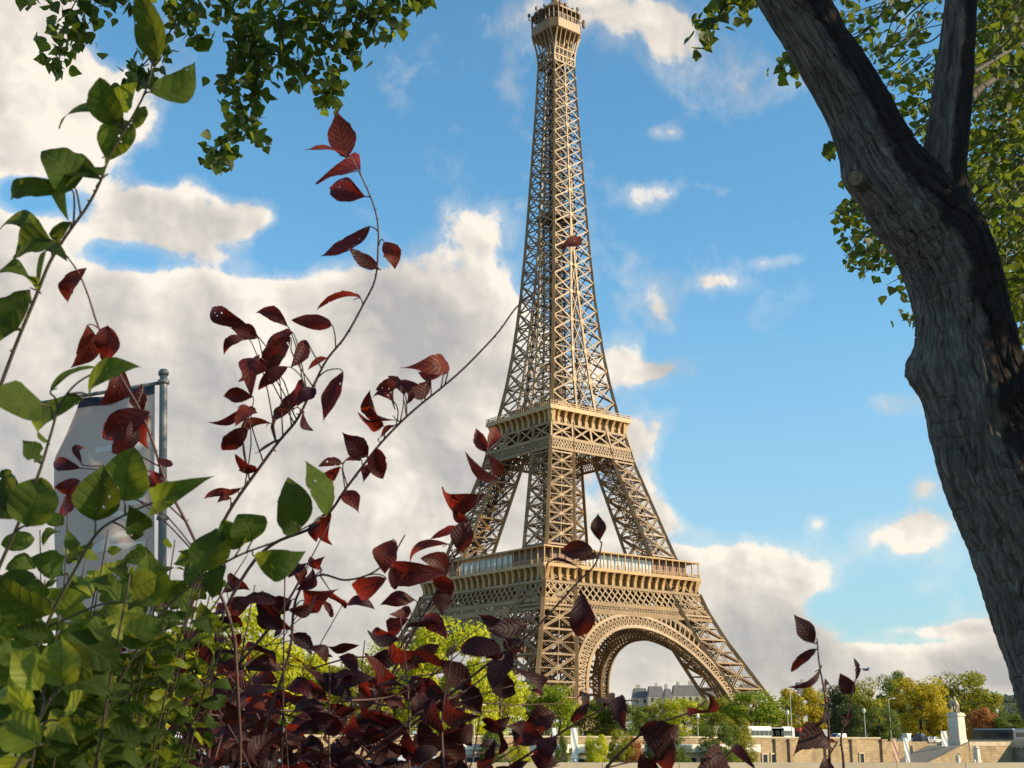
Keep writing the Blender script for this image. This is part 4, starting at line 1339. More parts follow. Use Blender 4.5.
# the wood on it: one mass of leaf clumps
nh = 9000
uu = rng.uniform(0, 1, nh); vv = rng.uniform(0.0, 1, nh)
ii = np.clip((vv*ny).astype(int), 0, ny-1)*(nx+1)+np.clip((uu*nx).astype(int), 0, nx-1)
Pn = np.array(hv)[ii]+rng.normal(0, 1, (nh, 3))*np.array([5, 5, 3.5])+np.array([0, 0, 3])
def quads(Pn, size, rngl, flat=0.0):
    n = len(Pn)
    a = unit(rngl.normal(0, 1, (n, 3))); b = rngl.normal(0, 1, (n, 3)); b = unit(b-a*(a*b).sum(1, keepdims=True))
    s = size[:, None]
    V = np.stack([Pn-a*s-b*s*.2, Pn-b*s*.75+a*.1*s, Pn+a*s+b*s*.2, Pn+b*s*.75], 1).reshape(-1, 3)
    return V, np.arange(4*n).reshape(n, 4)
V, F = quads(Pn, rng.uniform(1.6, 3.4, nh), rng)
o = np_mesh('far_wood', V, F, FL['hill'], smooth=False)
tag(o, 'dark wooded hill in the far distance at the right', 'woods', None, 'stuff')

# ------------------------------------------------------------------ far trees
def crown_mesh(seed, shape='round', n=11500):
    """unit crown: z 0..1, radius about 0.5; leaf clumps spread over uneven lobes"""
    g = np.random.default_rng(seed)
    k = 44
    cen = []
    for i in range(k):
        a = g.uniform(0, 2*math.pi); z = g.uniform(0.07, 0.90)
        if shape == 'cone': rmax = 0.38*(1-z)**0.6+0.04
        else: rmax = 0.39*math.sqrt(max(0.06, 1-(abs(z-.42)/.56)**2.4))
        r_ = rmax*math.sqrt(g.uniform(.2, 1))
        cen.append((r_*math.cos(a), r_*math.sin(a), z))
    cen = np.array(cen); rad = g.uniform(0.08, 0.17, k)
    idx = g.integers(0, k, n)
    d = unit(g.normal(0, 1, (n, 3)))
    P_ = cen[idx]+d*(rad[idx]*g.uniform(.35, 1.08, n)**.5)[:, None]*np.array([1.15, 1.15, .8])
    s = g.uniform(0.008, 0.021, n)
    nrm = unit(d+np.array([0, 0, .35])+g.normal(0, .45, (n, 3)))
    a = np.cross(nrm, g.normal(0, 1, (n, 3))); a = unit(a); b = np.cross(nrm, a)
    S = s[:, None]
    V = np.stack([P_-a*S, P_-b*S*.8+nrm*S*.2, P_+a*S, P_+b*S*.8-nrm*S*.2], 1).reshape(-1, 3)
    return V, np.arange(4*n).reshape(n, 4)


CROWNS = []
for i in range(7):
    V, F = crown_mesh(20+i, 'cone' if i == 6 else 'round')
    me = None
    o = np_mesh('crown', V, F, FL['mid'], smooth=False)
    CROWNS.append(o.data); bpy.data.objects.remove(o)
tk = MB(); tk.tube([(0, 0, 0), (.01, 0, .3), (0, .01, .55), (0.01, 0, .8)], [.035, .026, .018, .006], 8)
for i in range(5):
    a = i*1.3; tk.tube([(0, 0, .28+i*.07), (.12*math.cos(a), .12*math.sin(a), .42+i*.08), (.24*math.cos(a), .24*math.sin(a), .56+i*.07)], [.016, .01, .004], 6)
o = tk.build('trunk', MAT['trunk_far']); TRUNK = o.data; bpy.data.objects.remove(o)
ntree = 0


def far_tree(u, ytop, hw, yline, col, label, zb=Z_STREET, shape=None, low=0.02, name='riverside_tree', group='trees on the far bank'):
    global ntree
    p = on_y(u, 734, yline); p.z = zb
    H = zat(ytop, p)-zb; rad = hw*1.14*pxm(p)
    root = empty(name, p, label, 'tree', group, ntree*1.37)
    k = 6 if shape == 'cone' else ntree % 6
    c = bpy.data.objects.new('crown', CROWNS[k]); C.objects.link(c); c.parent = root
    z0 = H*low
    c.location = (0, 0, z0); c.scale = (rad*2.05, rad*2.05, (H-z0)*1.0)
    c.material_slots[0].link = 'OBJECT'; c.material_slots[0].material = FL[col]
    t_ = bpy.data.objects.new('trunk', TRUNK); C.objects.link(t_); t_.parent = root
    t_.scale = (rad*1.4, rad*1.4, H*.95)
    ntree += 1
    return root


TREES = [
    (30, 640, 70, -150, 'mid', 'green tree far left behind the bushy foreground shrub'),
    (105, 628, 60, -155, 'olive', 'olive tree behind the dense left shrub leaves'),
    (170, 622, 55, -150, 'yellow', 'yellow green tree behind the left shrub, left of the biggest yellow tree'),
    (238, 598, 58, -152, 'yellow', 'big yellow green tree glowing behind the red leaves at left'),
    (300, 640, 45, -150, 'yellow', 'low yellow green tree behind the tangle of plum twigs'),
    (352, 650, 40, -158, 'olive', 'low olive tree between two yellow trees behind plum twigs'),
    (395, 636, 34, -150, 'yellow', 'yellow tree just left of the one before the tower leg'),
    (447, 610, 44, -155, 'yellow', 'bright yellow tree rising in front of the left tower leg'),
    (500, 664, 34, -150, 'yellow', 'yellow green tree at the foot of the near tower leg'),
    (548, 681, 30, -145, 'green', 'green tree in front of the near tower leg base'),
    (585, 692, 26, -140, 'olive', 'olive tree at the left foot of the arch'),
    (620, 695, 26, -145, 'mid', 'mid green tree low inside the arch at left'),
    (655, 697, 28, -140, 'olive', 'olive tree low inside the middle of the arch'),
    (684, 696, 25, -148, 'yellow', 'yellowish tree inside the arch at right of the middle'),
    (712, 693, 24, -140, 'olive', 'olive tree before the right foot of the arch'),
    (757, 688, 34, -158, 'green', 'round vivid green tree beside the right foot of the tower'),
    (803, 681, 24, -150, 'gold', 'golden olive tree just right of the vivid green tree'),
    (836, 684, 22, -140, 'dark', 'dark green tree behind the lone plum twig'),
    (868, 679, 20, -150, 'olive', 'olive tree behind the white globe lamp'),
    (896, 670, 20, -140, 'mid', 'tall narrow green tree topping its neighbours right of centre'),
    (922, 674, 32, -155, 'gold', 'broad golden tree left of the statue'),
    (968, 671, 34, -135, 'olive', 'large olive tree behind the statue'),
    (982, 704, 16, -160, 'rust', 'small rust coloured tree just right of the pedestal'),
    (1008, 712, 22, -165, 'mid', 'low green tree at the right edge behind the buses'),
    (940, 705, 14, -160, 'gold', 'small golden tree close behind the pedestal, left side'),
    (880, 708, 18, -164, 'mid', 'low green bush-like tree between the two tall lamp posts'),
    (1050, 690, 30, -150, 'olive', 'olive tree beyond the big leaning trunk at right'),
    (852, 704, 16, -164, 'dark', 'low dark tree left of the white globe lamp'),
    (735, 712, 14, -162, 'olive', 'small olive tree between arch foot and vivid green tree'),
]
for (u, yt, hw, yl, col, lab) in TREES: far_tree(u, yt-(4 if u > 790 else 0), hw, yl, col, lab)
LOWT = [
    (492, 724, 17, 'mid', 'cone', 'pointed green riverside tree right of the grey kiosk'),
    (519, 730, 12, 'yellow', None, 'small yellow tree left of the two white banners'),
    (563, 732, 9, 'mid', None, 'small green tree between the two white banners'),
    (596, 731, 13, 'yellow', None, 'small yellow riverside tree right of the white banners'),
    (620, 728, 13, 'olive', None, 'small olive riverside tree left of the rusty one'),
    (632, 730, 11, 'rust', None, 'small rusty orange riverside tree'),
    (653, 722, 15, 'dark', 'cone', 'dark pointed riverside tree right of the rusty one'),
    (676, 730, 15, 'mid', None, 'green riverside tree half hidden by a dark plum leaf'),
    (718, 719, 19, 'mid', None, 'larger rounded riverside tree, taller of the pair near the doorways'),
    (741, 722, 16, 'olive', 'cone', 'pointed olive riverside tree, right one of the pair near the doorways'),
]
for (u, yt, hw, col, sh, lab) in LOWT: far_tree(u, yt, hw, -193.5, col, lab, Z_LOW, sh, .05, 'quay_tree', 'trees on the lower quay')

# a bird over the trees
bp = at(866, 670, 180)
bd_ = MB()
bd_.tube([(-.45, 0, 0), (-.25, 0, .02), (0, 0, .03), (.25, 0, .03), (.4, 0, .05), (.5, 0, .04)], [.02, .07, .11, .09, .06, .015], 8)
for s in (-1, 1):
    bd_.add([(-.12, s*.05, .05), (.15, s*.05, .05), (.1, s*.5, .22), (-.1, s*.5, .2), (-.12, s*.95, .08), (-.12, s*.05, .03), (.15, s*.05, .03), (.1, s*.5, .2), (-.1, s*.5, .18), (-.12, s*.95, .07)],
            [(0, 1, 2, 3), (3, 2, 4), (8, 7, 6, 5), (9, 7, 8)])
bd_o = bd_.build('flying_bird', MAT['paint_dark'], smooth=True); bd_o.location = bp; bd_o.rotation_euler = (0, 0, -YAW+0.3); bd_o.scale = (1.5, 1.5, 1.5)
tag(bd_o, 'dark bird flying low over the gold trees', 'bird')

# ------------------------------------------------------------------ near bank: parapet, parked cars
pw = MB()
yt = zat(762, near(0, 34, 0))
PA = -YAW+R(14); PD = RH*math.cos(R(14))+FH*math.sin(R(14)); PC = near(8, 34, 0)
c = PC+Vector((0, 0, (yt-.18+Z_NEAR-.4)/2)); pw.box(c, (60, .45, yt-.18-(Z_NEAR-.4)), PA)
par = pw.build('parapet', MAT['parapet'])
tag(par, 'low golden stone parapet along the near edge of the river', 'wall')
pw = MB(); 
for k in range(30): pw.box(PC+PD*(-29+k*2.0)+Vector((0, 0, yt-.09)), (1.985, .62, .18), PA)
pw.build('coping', MAT['coping'], par)
p_ = at(300, 757, 24.0); p_.z = Z_NEAR-.25
car('parked_car', p_, -YAW+.06, MAT['paint_blue'], 'pale blue car parked on the riverside road behind the plum twigs', 'car', 'cars on the near riverside road')
p_ = at(395, 757, 27.5); p_.z = Z_NEAR-.25
car('parked_car', p_, -YAW+3.2, MAT['paint_white'], 'white car parked ahead of the pale blue car', 'car', 'cars on the near riverside road')
p_ = at(100, 757, 13.5); p_.z = Z_NEAR-.25
car('parked_van', p_, -YAW+.04, MAT['paint_white'], 'white van hidden behind the lowest leaves at far left', 'van', 'cars on the near riverside road', L=4.9, W_=1.9, H=1.95, van=True)

# ------------------------------------------------------------------ flag on its pole
FD = 11.0
top_ = at(163.5, 374, FD); LEAN = -0.072
ax_ = (Vector((0, 0, 1))+RH*LEAN).normalized()
fp_ = top_-ax_*((top_.z-Z_NEAR+.3)/ax_.z)
fl = empty('flag_pole', fp_, 'grey steel flagpole with a crossbar behind the left shrub', 'pole')
topz = (top_-fp_).length
from mathutils import Quaternion
fl.rotation_mode = 'QUATERNION'; fl.rotation_quaternion = Quaternion(FH, math.atan(LEAN))
m = MB(); m.tube([(0, 0, 0), (0, 0, topz-.05), (0, 0, topz)], [.038, .034, .032], 14)
m.tube([(0, 0, topz-.09), (0, 0, topz-.06)], .052, 14); m.lathe([(.045, 0), (.045, .03), (.03, .05)], (0, 0, topz-.01), 12)
for zz_ in (.95, 1.25): m.tube([(0, 0, topz-zz_), (0, 0, topz-zz_-.03)], .05, 12)
m.build('pole', MAT['grey_metal'], fl, True)
pxd = FD/FPX
# pole is vertical in the place; the flag hangs from the bar beside it
hx = RH
m = MB(); b0 = Vector((0, 0, topz-.075)); b1 = -hx*(128*pxd)+Vector((0, 0, topz-.075-14*pxd))
m.tube([b0, b1], .016, 10); m.build('crossbar', MAT['grey_metal'], fl, True)


def flag_pt(s, t_):
    """s 0..1 from the free edge to the pole, t 0..1 downward"""
    dx = -(8+(1-s)*(74+28*min(1, max(0, t_)/.22)-12*max(0, t_-.25)))*pxd
    z = topz-.10-((1-s)*8*pxd)-t_*262*pxd
    rip = .10*math.sin(5.0*s+3.2*t_)*(1-s*.8)+.035*math.sin(13*(1-s)+9*t_)*(1-s)**.5
    return hx*dx+FH*rip+Vector((0, 0, z))


NX, NY = 30, 60
m = MB()
vs = [flag_pt(i/NX, j/NY) for j in range(NY+1) for i in range(NX+1)]
vs2 = [v+FH*.004 for v in vs]
N_ = len(vs); fs = []
for j in range(NY):
    for i in range(NX):
        a = j*(NX+1)+i
        fs += [(a, a+1, a+NX+2, a+NX+1), (N_+a+NX+1, N_+a+NX+2, N_+a+1, N_+a)]
m.add(vs+vs2, fs)


def cloth_mat(name, col):
    m_, t_, o_ = new_mat(name)
    p_ = t_.new('ShaderNodeBsdfPrincipled'); p_.inputs['Base Color'].default_value = (*col, 1); p_.inputs['Roughness'].default_value = .8
    tl_ = t_.new('ShaderNodeBsdfTranslucent'); tl_.inputs[0].default_value = (*col, 1)
    mx_ = t_.new('ShaderNodeMixShader'); mx_.inputs[0].default_value = .5
    t_.l.new(p_.outputs[0], mx_.inputs[1]); t_.l.new(tl_.outputs[0], mx_.inputs[2]); t_.l.new(mx_.outputs[0], o_.inputs[0])
    return m_


flag = empty('hanging_flag', fp_, 'grey flag with large white sideways letters hanging from the crossbar', 'flag')
flag.rotation_mode = 'QUATERNION'; flag.rotation_quaternion = fl.rotation_quaternion.copy()
m.build('cloth', cloth_mat('grey_flag_cloth', (0.72, 0.61, 0.55)), flag, True)
m = MB()
vs = [flag_pt(s, t_)-FH*.006 for t_ in (0.0, .035) for s in np.linspace(0, 1, 20)]
m.add(vs, [(i, i+1, 21+i, 20+i) for i in range(19)])
m.build('top_hem', cloth_mat('navy_flag_hem', (0.05, 0.07, 0.12)), flag, True)


def stroke(mb, a, b, wd):
    """a painted stroke on the flag from a to b in flag coordinates"""
    a = np.array(a); b = np.array(b); d = b-a; L = np.hypot(*(d*np.array([1, 2.6]))); n_ = np.array([-d[1]*2.6, d[0]])/max(L, 1e-6)*wd
    n_ = n_*np.array([1, 1/2.6])
    vs = []
    for i in range(13):
        c_ = a+d*i/12
        vs += [flag_pt(*(c_-n_))-FH*.006, flag_pt(*(c_+n_))-FH*.006]
    mb.add(vs, [(2*i, 2*i+1, 2*i+3, 2*i+2) for i in range(12)])


m = MB()
# sideways letters reading upwards: N then L, and the foot of the next ones further down
for a, b in [((.42, .335), (.92, .335)), ((.42, .335), (.92, .22)), ((.42, .22), (.92, .22)), ((.42, .165), (.86, .165)), ((.84, .165), (.80, .06)),
             ((.42, .60), (.92, .60)), ((.42, .60), (.92, .52)), ((.92, .52), (.42, .44)), ((.42, .44), (.92, .44))]:
    stroke(m, a, b, .030)
m.build('lettering', cloth_mat('white_flag_lettering', (0.9, 0.87, 0.84)), flag, True)

# ------------------------------------------------------------------ leaves and shoots
def leaf_template(kind):
    NR, NCOL = 17, 5
    t_ = np.linspace(0, 1, NR); u_ = np.linspace(-1, 1, NCOL)
    if kind == 'plum':
        pr = np.sin(np.pi*np.clip(t_, 0, 1)**0.88)**0.78*(1-0.35*t_**5)
    else:
        pr = (t_**0.62)*((1-t_)**0.85); pr = pr/pr.max()
    pr = pr/pr.max(); pr[0] = .03; pr[-1] = .0
    T_, U_ = np.meshgrid(t_, u_, indexing='ij'); PR = np.repeat(pr[:, None], NCOL, 1)
    F = []
    for i in range(NR-1):
        for j in range(NCOL-1):
            a = i*NCOL+j; F.append((a, a+1, a+NCOL+1, a+NCOL))
    return T_.ravel(), U_.ravel(), PR.ravel(), np.array(F)


TPL = {k: leaf_template(k) for k in ('plum', 'ovate')}


def leaves_mesh(name, B, T, N_, W_, kind, mat, parent, g, fold=.25, bow=.12, smooth=True):
    t_, u_, pr, F = TPL[kind]
    B = np.array(B, float); T = np.array(T, float); N_ = np.array(N_, float); W_ = np.array(W_, float)
    n = len(B)
    A = T-B; L = np.linalg.norm(A, axis=1); a = unit(A)
    S = unit(np.cross(a, N_)); Nn = np.cross(S, a)
    fo = g.normal(fold, .19, n)[:, None]; bo = (g.normal(bow, .14, n)*L)[:, None]
    tw = g.normal(0, .45, n)[:, None]; ph = g.uniform(0, 6.28, n)[:, None]; wv = g.uniform(.02, .075, n)[:, None]
    ang = tw*(t_[None]-.3)
    pv_ = pr[None]**g.uniform(.75, 1.5, n)[:, None]
    rows = np.round(t_*10).astype(int)
    nick = 1+.028*g.normal(0, 1, (n, 11))[:, rows]*(np.sign(u_)[None])+.03*g.normal(0, 1, (n, 11))[:, rows]
    bite = (g.random((n, 11)) < .012)[:, rows]*(g.random((n, 1)) < .5)*(np.abs(u_)[None] > .6)
    nick = nick*(1-.45*bite)
    half = (W_/2)[:, None]*pv_*np.clip(nick, .4, 1.4)
    sick = (g.normal(0, .10, n)*L)[:, None]*(4*(t_-t_**2))[None]
    su = half*u_[None]
    h = fo*np.abs(su)+bo*4*(t_-t_**2)[None]+wv*W_[:, None]*np.sin(ph+9*t_[None]+2*u_[None])*np.abs(u_)[None]
    sx = sick+su*np.cos(ang); hz = h+su*np.sin(ang)
    V = B[:, None]+A[:, None]*t_[None, :, None]+S[:, None]*sx[:, :, None]+Nn[:, None]*hz[:, :, None]
    m_ = len(t_)
    FF = (F[None]+(np.arange(n)*m_)[:, None, None]).reshape(-1, 4)
    UV = np.tile(np.stack([u_*.5*pr*0.98+.5, t_], 1), (n, 1))
    return np_mesh(name, V.reshape(-1, 3), FF, mat, parent, UV, smooth)


def smooth_path(pts, k=5):
    """a smooth curve through the points that never overshoots a long stretch"""
    pts = [Vector(p) for p in pts]
    n = len(pts); tn = []
    for i in range(n):
        a = pts[max(i-1, 0)]; b = pts[i]; c = pts[min(i+1, n-1)]
        u_ = (b-a).normalized() if i else Vector(); v_ = (c-b).normalized() if i < n-1 else Vector()
        tn.append((u_+v_).normalized())
    out_ = []
    for i in range(n-1):
        p, q = pts[i], pts[i+1]; L = (q-p).length
        la = min(L, (p-pts[i-1]).length*2.5) if i else L
        lb = min(L, (pts[i+2]-q).length*2.5) if i < n-2 else L
        for j in range(k):
            t_ = j/k
            out_.append(p*(2*t_**3-3*t_**2+1)+tn[i]*la*(t_**3-2*t_**2+t_)+q*(3*t_**2-2*t_**3)+tn[i+1]*lb*(t_**3-t_**2))
    out_.append(pts[-1])
    return out_


def shoot(parent, pts, depth, r0, r1, leaves, kind, lmat, smat, g, nt=.36, root=None, name='branch', dz=.04):
    """a stem through picture points at its own distance, and its leaves given as base, tip and width"""
    P_ = [at(p[0], p[1], p[2] if len(p) > 2 else depth) for p in pts]
    if root is not None: P_ = [Vector(root)]+P_
    path = smooth_path(P_, 6)
    m = MB()
    m.tube(path, [r0+(r1-r0)*(i/(len(path)-1))**.7 for i in range(len(path))], 7)
    pa_ = np.array([tuple(p) for p in path])
    # buds along the stem
    for i in range(4, len(path)-2, 3):
        d_ = Vector(g.normal(0, 1, 3)).normalized()
        rr = r0+(r1-r0)*(i/(len(path)-1))**.7
        m.tube([path[i], path[i]+d_*rr*2.6], [rr*.8, rr*.35], 5)
    B, T, N_, W_ = [], [], [], []
    for lf_ in leaves:
        bx, by, tx, ty, wd = lf_[:5]
        b_ = np.array(at(bx, by, depth))
        i0 = int(np.argmin(((pa_-b_)**2).sum(1))); ds_ = float(np.linalg.norm(pa_[i0]-b_)); sg_ = max(1e-4, float(np.linalg.norm(pa_[i0]-pa_[max(i0-1, 0)])))
        near_ = pa_[max(0, i0-int(round(ds_*g.uniform(.5, 1.1)/sg_)))]
        dd_ = (Vector(near_)-CAM).dot(FW)
        d0 = dd_+g.normal(0, dz*.5); d1 = d0+g.normal(0, dz)
        b_ = at(bx, by, d0); t2 = at(tx, ty, d1)
        nrm = np.array(-FW)+g.normal(0, nt, 3)+np.array([0, 0, .25])
        B.append(b_); T.append(t2); N_.append(nrm); W_.append(wd*d0/FPX*(1.1 if kind == 'plum' else 1.22))
        ln_ = (b_-Vector(near_)).length
        pe = smooth_path([Vector(near_), Vector(near_).lerp(b_, .55)+Vector((g.normal(0, .08), g.normal(0, .08), .13))*ln_, b_, b_.lerp(t2, .15)], 4)
        m.tube(pe, np.linspace(.0013, .0007, len(pe)), 5)
    br_ = m.build(name, smat, parent, True)
    if B: leaves_mesh('leaves', B, T, N_, W_, kind, lmat, br_, g)
    return br_, path


def wild_leaves(path, n, size, g, start=.3, droop=.5, side=.9):
    """leaves set alternately along a stem: base, tip, normal, width"""
    B, T, N_, W_ = [], [], [], []
    K = len(path)-1
    for i in range(n):
        f = start+(1-start)*(i+g.uniform(0, .9))/n
        k = min(int(f*K), K-1); p = path[k].lerp(path[k+1], f*K-k)
        tan = (path[min(k+1, K)]-path[max(k-1, 0)]).normalized()
        sd = tan.cross(FW).normalized()*(1 if i % 2 else -1)
        d_ = (tan*g.uniform(.1, .8)+sd*side*g.uniform(.5, 1.2)+FW*g.normal(0, .55)+Vector((0, 0, -droop*g.uniform(.2, 1.4)))).normalized()
        L = size*g.uniform(.6, 1.25)
        b_ = p+d_*L*.16
        B.append(b_); T.append(b_+d_*L); N_.append(np.array(-FW)+np.array([0, 0, .5])+g.normal(0, .75, 3)); W_.append(L*g.uniform(.42, .58))
    return B, T, N_, W_


# ------------------------------------------------------------------ plum shrub
pr_ = near(-.42, 2.35, Z_NEAR)
plum = empty('plum_shrub', pr_, 'plum shrub with dark red leaves on long arching twigs in front of the tower', 'shrub')
def up_to(o): return o
gp = np.random.default_rng(11)
PIV = Vector(pr_)


def fix(o):
    """keep the mesh where it is when its parent is an Empty away from the origin"""
    o.matrix_parent_inverse = Matrix.Translation(-PIV)


SA = [(150, 760), (190, 610), (215, 540), (230, 510), (260, 467), (280, 440), (296.7, 420), (313, 387), (326.7, 360), (345, 337), (363, 305), (375, 280), (378, 250), (377.7, 223), (373, 203), (363, 180), (351.7, 158)]
LA = [(346.7, 158, 336.7, 110, 26), (345, 156.7, 305, 150, 17), (360, 170, 316, 184, 25), (365.7, 196.7, 329, 188, 23), (370, 226.7, 320.7, 256, 20), (381, 270, 346.7, 246, 13), (384, 241.7, 395, 270, 17),
      (360, 298, 316.7, 310, 15), (331.7, 325, 291, 320, 14), (288, 326.7, 255.7, 313, 13), (246.7, 325, 211.7, 308, 17), (258, 338, 230, 328, 15), (248, 338, 224, 355, 10), (291.7, 331.7, 261.7, 352, 18),
      (305, 340, 290, 368, 15), (290, 337, 265, 373, 22), (260, 358, 238, 382, 20), (256.7, 360, 251.7, 398, 18), (288, 366.7, 258, 390, 14), (326.7, 358, 307.7, 370, 8), (343, 371.7, 323, 423, 17), (301.7, 380, 278, 407, 18),
      (315, 388, 296.7, 407, 15), (253, 396.7, 223, 396.7, 14), (243, 405, 206, 421.7, 8), (250, 406.7, 235, 425, 18), (246.7, 428, 221.7, 450, 17), (270, 423, 243, 445, 14), (295, 408, 275, 436.7, 18), (303, 410, 313, 430.7, 17),
      (278, 440, 256, 453, 10), (258, 471, 235, 454, 14), (255, 470, 243, 473, 12), (241.7, 488, 220, 490, 6), (238, 491.7, 204, 499, 8), (230, 498, 217, 503, 10)]
SB = [(215, 640), (255, 560), (275, 543), (313, 527), (330, 512), (345, 490), (360, 470), (376.7, 448), (400, 423), (420, 405), (436.7, 391.7), (460, 372), (482, 350), (500, 330), (516, 308), (532, 294), (548, 279), (559, 262), (564, 250)]
LB = [(561, 247, 579, 236, 13), (447, 362, 400, 368, 20), (443, 373, 418, 372, 12), (430, 380, 402, 390, 14), (425, 388, 395, 410, 12), (396.7, 420, 370, 390, 28), (400, 385, 376, 390, 13), (405, 405, 397, 377, 8), (383, 426, 358, 412, 20), (395, 425, 378, 441.7, 10),
      (368, 456.7, 342, 432, 20), (376.7, 448, 383, 479, 18), (368, 465.7, 363, 482.7, 12), (361.7, 460, 343, 466, 8), (341.7, 463, 318, 466.7, 9), (340, 467, 323, 482, 12), (345, 491, 359, 514, 17), (330, 510, 332, 545, 14), (320, 520, 317, 543, 13), (392, 400, 372, 398, 16), (405, 395, 388, 376, 10)]
SC = [(235, 640), (190, 530), (165, 480), (152, 440), (140, 410), (120, 375), (106, 345), (96, 320), (88, 295), (78, 272), (62, 250)]
LC = [(86, 268, 68, 303, 17), (88, 325, 70, 368, 19), (108, 326, 104, 362, 23), (115, 360, 95, 405, 22), (150, 412, 102, 438, 26), (132, 420, 125, 452, 14), (150, 415, 153, 450, 14), (142, 384, 146, 416, 15), (112, 452, 140, 438, 18), (160, 458, 172, 466, 12), (80, 468, 55, 461, 13), (82, 465, 85, 448, 9), (80, 482, 55, 488, 15), (82, 492, 62, 520, 20), (158, 490, 152, 470, 13), (130, 470, 118, 452, 12), (152, 475, 168, 500, 12)]
SD = [(262, 745), (290, 650), (300, 590), (320, 575), (345, 580), (372, 573), (392, 556), (405, 535)]
LD = [(392, 540, 385, 574, 22), (390, 560, 372, 553, 14), (386, 578, 356, 590, 20), (392, 566, 395, 590, 12), (322, 570, 310, 556, 8), (320, 572, 326, 556, 8), (300, 585, 290, 560, 12), (297, 590, 312, 566, 14), (330, 590, 345, 608, 20), (290, 610, 262, 590, 16), (292, 600, 268, 618, 18), (305, 600, 340, 588, 24)]
SE = [(360, 760), (385, 690), (410, 640), (432, 600), (452, 562), (466, 535), (476, 505), (484, 470), (488, 440)]
LE = [(486, 452, 476, 428, 12), (488, 450, 498, 430, 12), (489, 455, 494, 478, 12), (497, 478, 465, 451, 10), (484, 494, 442, 487, 24), (458, 527, 430, 539, 9), (448, 544, 410, 563, 9), (460, 552, 470, 520, 22), (448, 573, 404, 575, 24), (446, 572, 420, 558, 18), (440, 588, 442, 615, 18), (415, 600, 380, 605, 15), (408, 606, 389, 614, 11), (408, 619, 389, 643, 22), (432, 575, 452, 596, 16), (470, 522, 452, 510, 11), (425, 616, 448, 640, 18), (400, 640, 372, 632, 16), (396, 650, 420, 668, 18)]
SF = [(330, 790), (400, 735), (455, 690), (500, 655), (524, 639), (560, 602), (580, 580), (594, 566), (600, 552), (602, 542)]
LF = [(600, 541, 598, 513, 14), (593, 550, 561, 551, 18), (597, 556, 575, 562, 6), (580, 568, 547, 574, 6), (582, 592, 578, 637, 23), (527, 624, 485, 629, 18), (523, 640, 508, 660, 20), (510, 650, 492, 690, 22), (500, 660, 470, 640, 18), (512, 668, 526, 690, 14), (486, 668, 515, 695, 20), (470, 690, 440, 660, 22), (505, 640, 478, 615, 14), (450, 700, 420, 690, 20), (465, 680, 482, 715, 20)]
SG = [(400, 830), (470, 790), (520, 760), (567, 729), (597, 712), (612, 703), (640, 700)]
LG = [(553, 712, 525, 724, 24), (555, 716, 540, 736, 18), (545, 742, 512, 726, 22), (552, 735, 538, 755, 16), (622, 695, 626, 734, 15), (616, 708, 596, 705, 9), (570, 722, 590, 698, 10), (583, 716, 577, 700, 10), (530, 756, 560, 762, 18), (602, 706, 615, 694, 9)]
SG2 = [(560, 830), (600, 775), (640, 735), (662, 722), (690, 712), (708, 700)]
LG2 = [(640, 728, 679, 726, 34), (672, 738, 657, 762, 20), (700, 713, 708, 694, 10), (694, 716, 712, 712, 8), (660, 770, 640, 752, 16)]
SG3 = [(640, 830), (690, 790), (730, 752), (738, 744)]
LG3 = [(733, 748, 756, 770, 9), (722, 752, 696, 772, 22), (714, 760, 730, 785, 16)]
for (S_, L_, dep, rt, mt) in ((SA, LA, 2.05, .0034, 'leaf_red'), (SB, LB, 2.10, .0030, 'leaf_red'), (SC, LC, 1.85, .0026, 'leaf_red'), (SD, LD, 2.0, .0028, 'leaf_red'), (SE, LE, 2.1, .003, 'leaf_red'),
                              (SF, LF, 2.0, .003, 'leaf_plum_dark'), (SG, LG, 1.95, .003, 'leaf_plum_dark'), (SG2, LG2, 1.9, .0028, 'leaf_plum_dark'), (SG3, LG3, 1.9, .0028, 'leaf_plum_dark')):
    b_, _ = shoot(plum, S_, dep, rt*1.1, .0011, L_, 'plum', MAT[mt], MAT['twig_red'], gp, root=pr_)
    fix(b_)
ENDS = [(100, 640, 18), (135, 610, 20), (165, 590, 20), (200, 600, 22), (225, 580, 20), (255, 585, 22), (240, 655, 24), (285, 570, 20), (310, 610, 22), (345, 600, 20), (365, 640, 22), (400, 615, 18), (425, 650, 22), (455, 640, 18), (440, 700, 22), (480, 715, 20), (520, 745, 18),
        (330, 665, 24), (280, 680, 26), (200, 690, 26), (160, 660, 22), (120, 700, 24), (380, 700, 24), (410, 745, 22), (350, 735, 24), (300, 740, 24), (250, 735, 24), (190, 745, 24), (140, 760, 24), (560, 765, 14), (470, 765, 16), (215, 630, 22)]
ENDS += [(float(gp.uniform(130, 500)), float(gp.uniform(655, 765)), 18) for _ in range(9)]
for i, (ex, ey, nl) in enumerate(ENDS):
    dep = gp.uniform(1.85, 2.9)
    x0 = 250+(ex-250)*.3+gp.normal(0, 75)
    pts = [pr_, at(x0, 1000, dep), at(x0+(ex-x0)*.25+gp.normal(0, 18), 850+gp.normal(0, 12), dep+gp.normal(0, .1)), at(x0+(ex-x0)*.6+gp.normal(0, 14), ey+(850-ey)*.36, dep), at(ex, ey, dep)]
    path = smooth_path(pts, 10)
    m = MB(); m.tube(path, [.0038+(.0010-.0038)*(k/(len(path)-1))**.6 for k in range(len(path))], 6)
    br_ = m.build('branch', MAT['twig_red'], plum, True); fix(br_)
    B, T, N_, W_ = wild_leaves(path, int(nl*(.55 if ey < 660 else .78)), .064 if ey < 660 else .056, gp, .50, .55)
    leaves_mesh('leaves', B, T, N_, W_, 'plum', MAT['leaf_plum_dark' if (i % 3 or ey > 690) else 'leaf_red'], br_, gp)
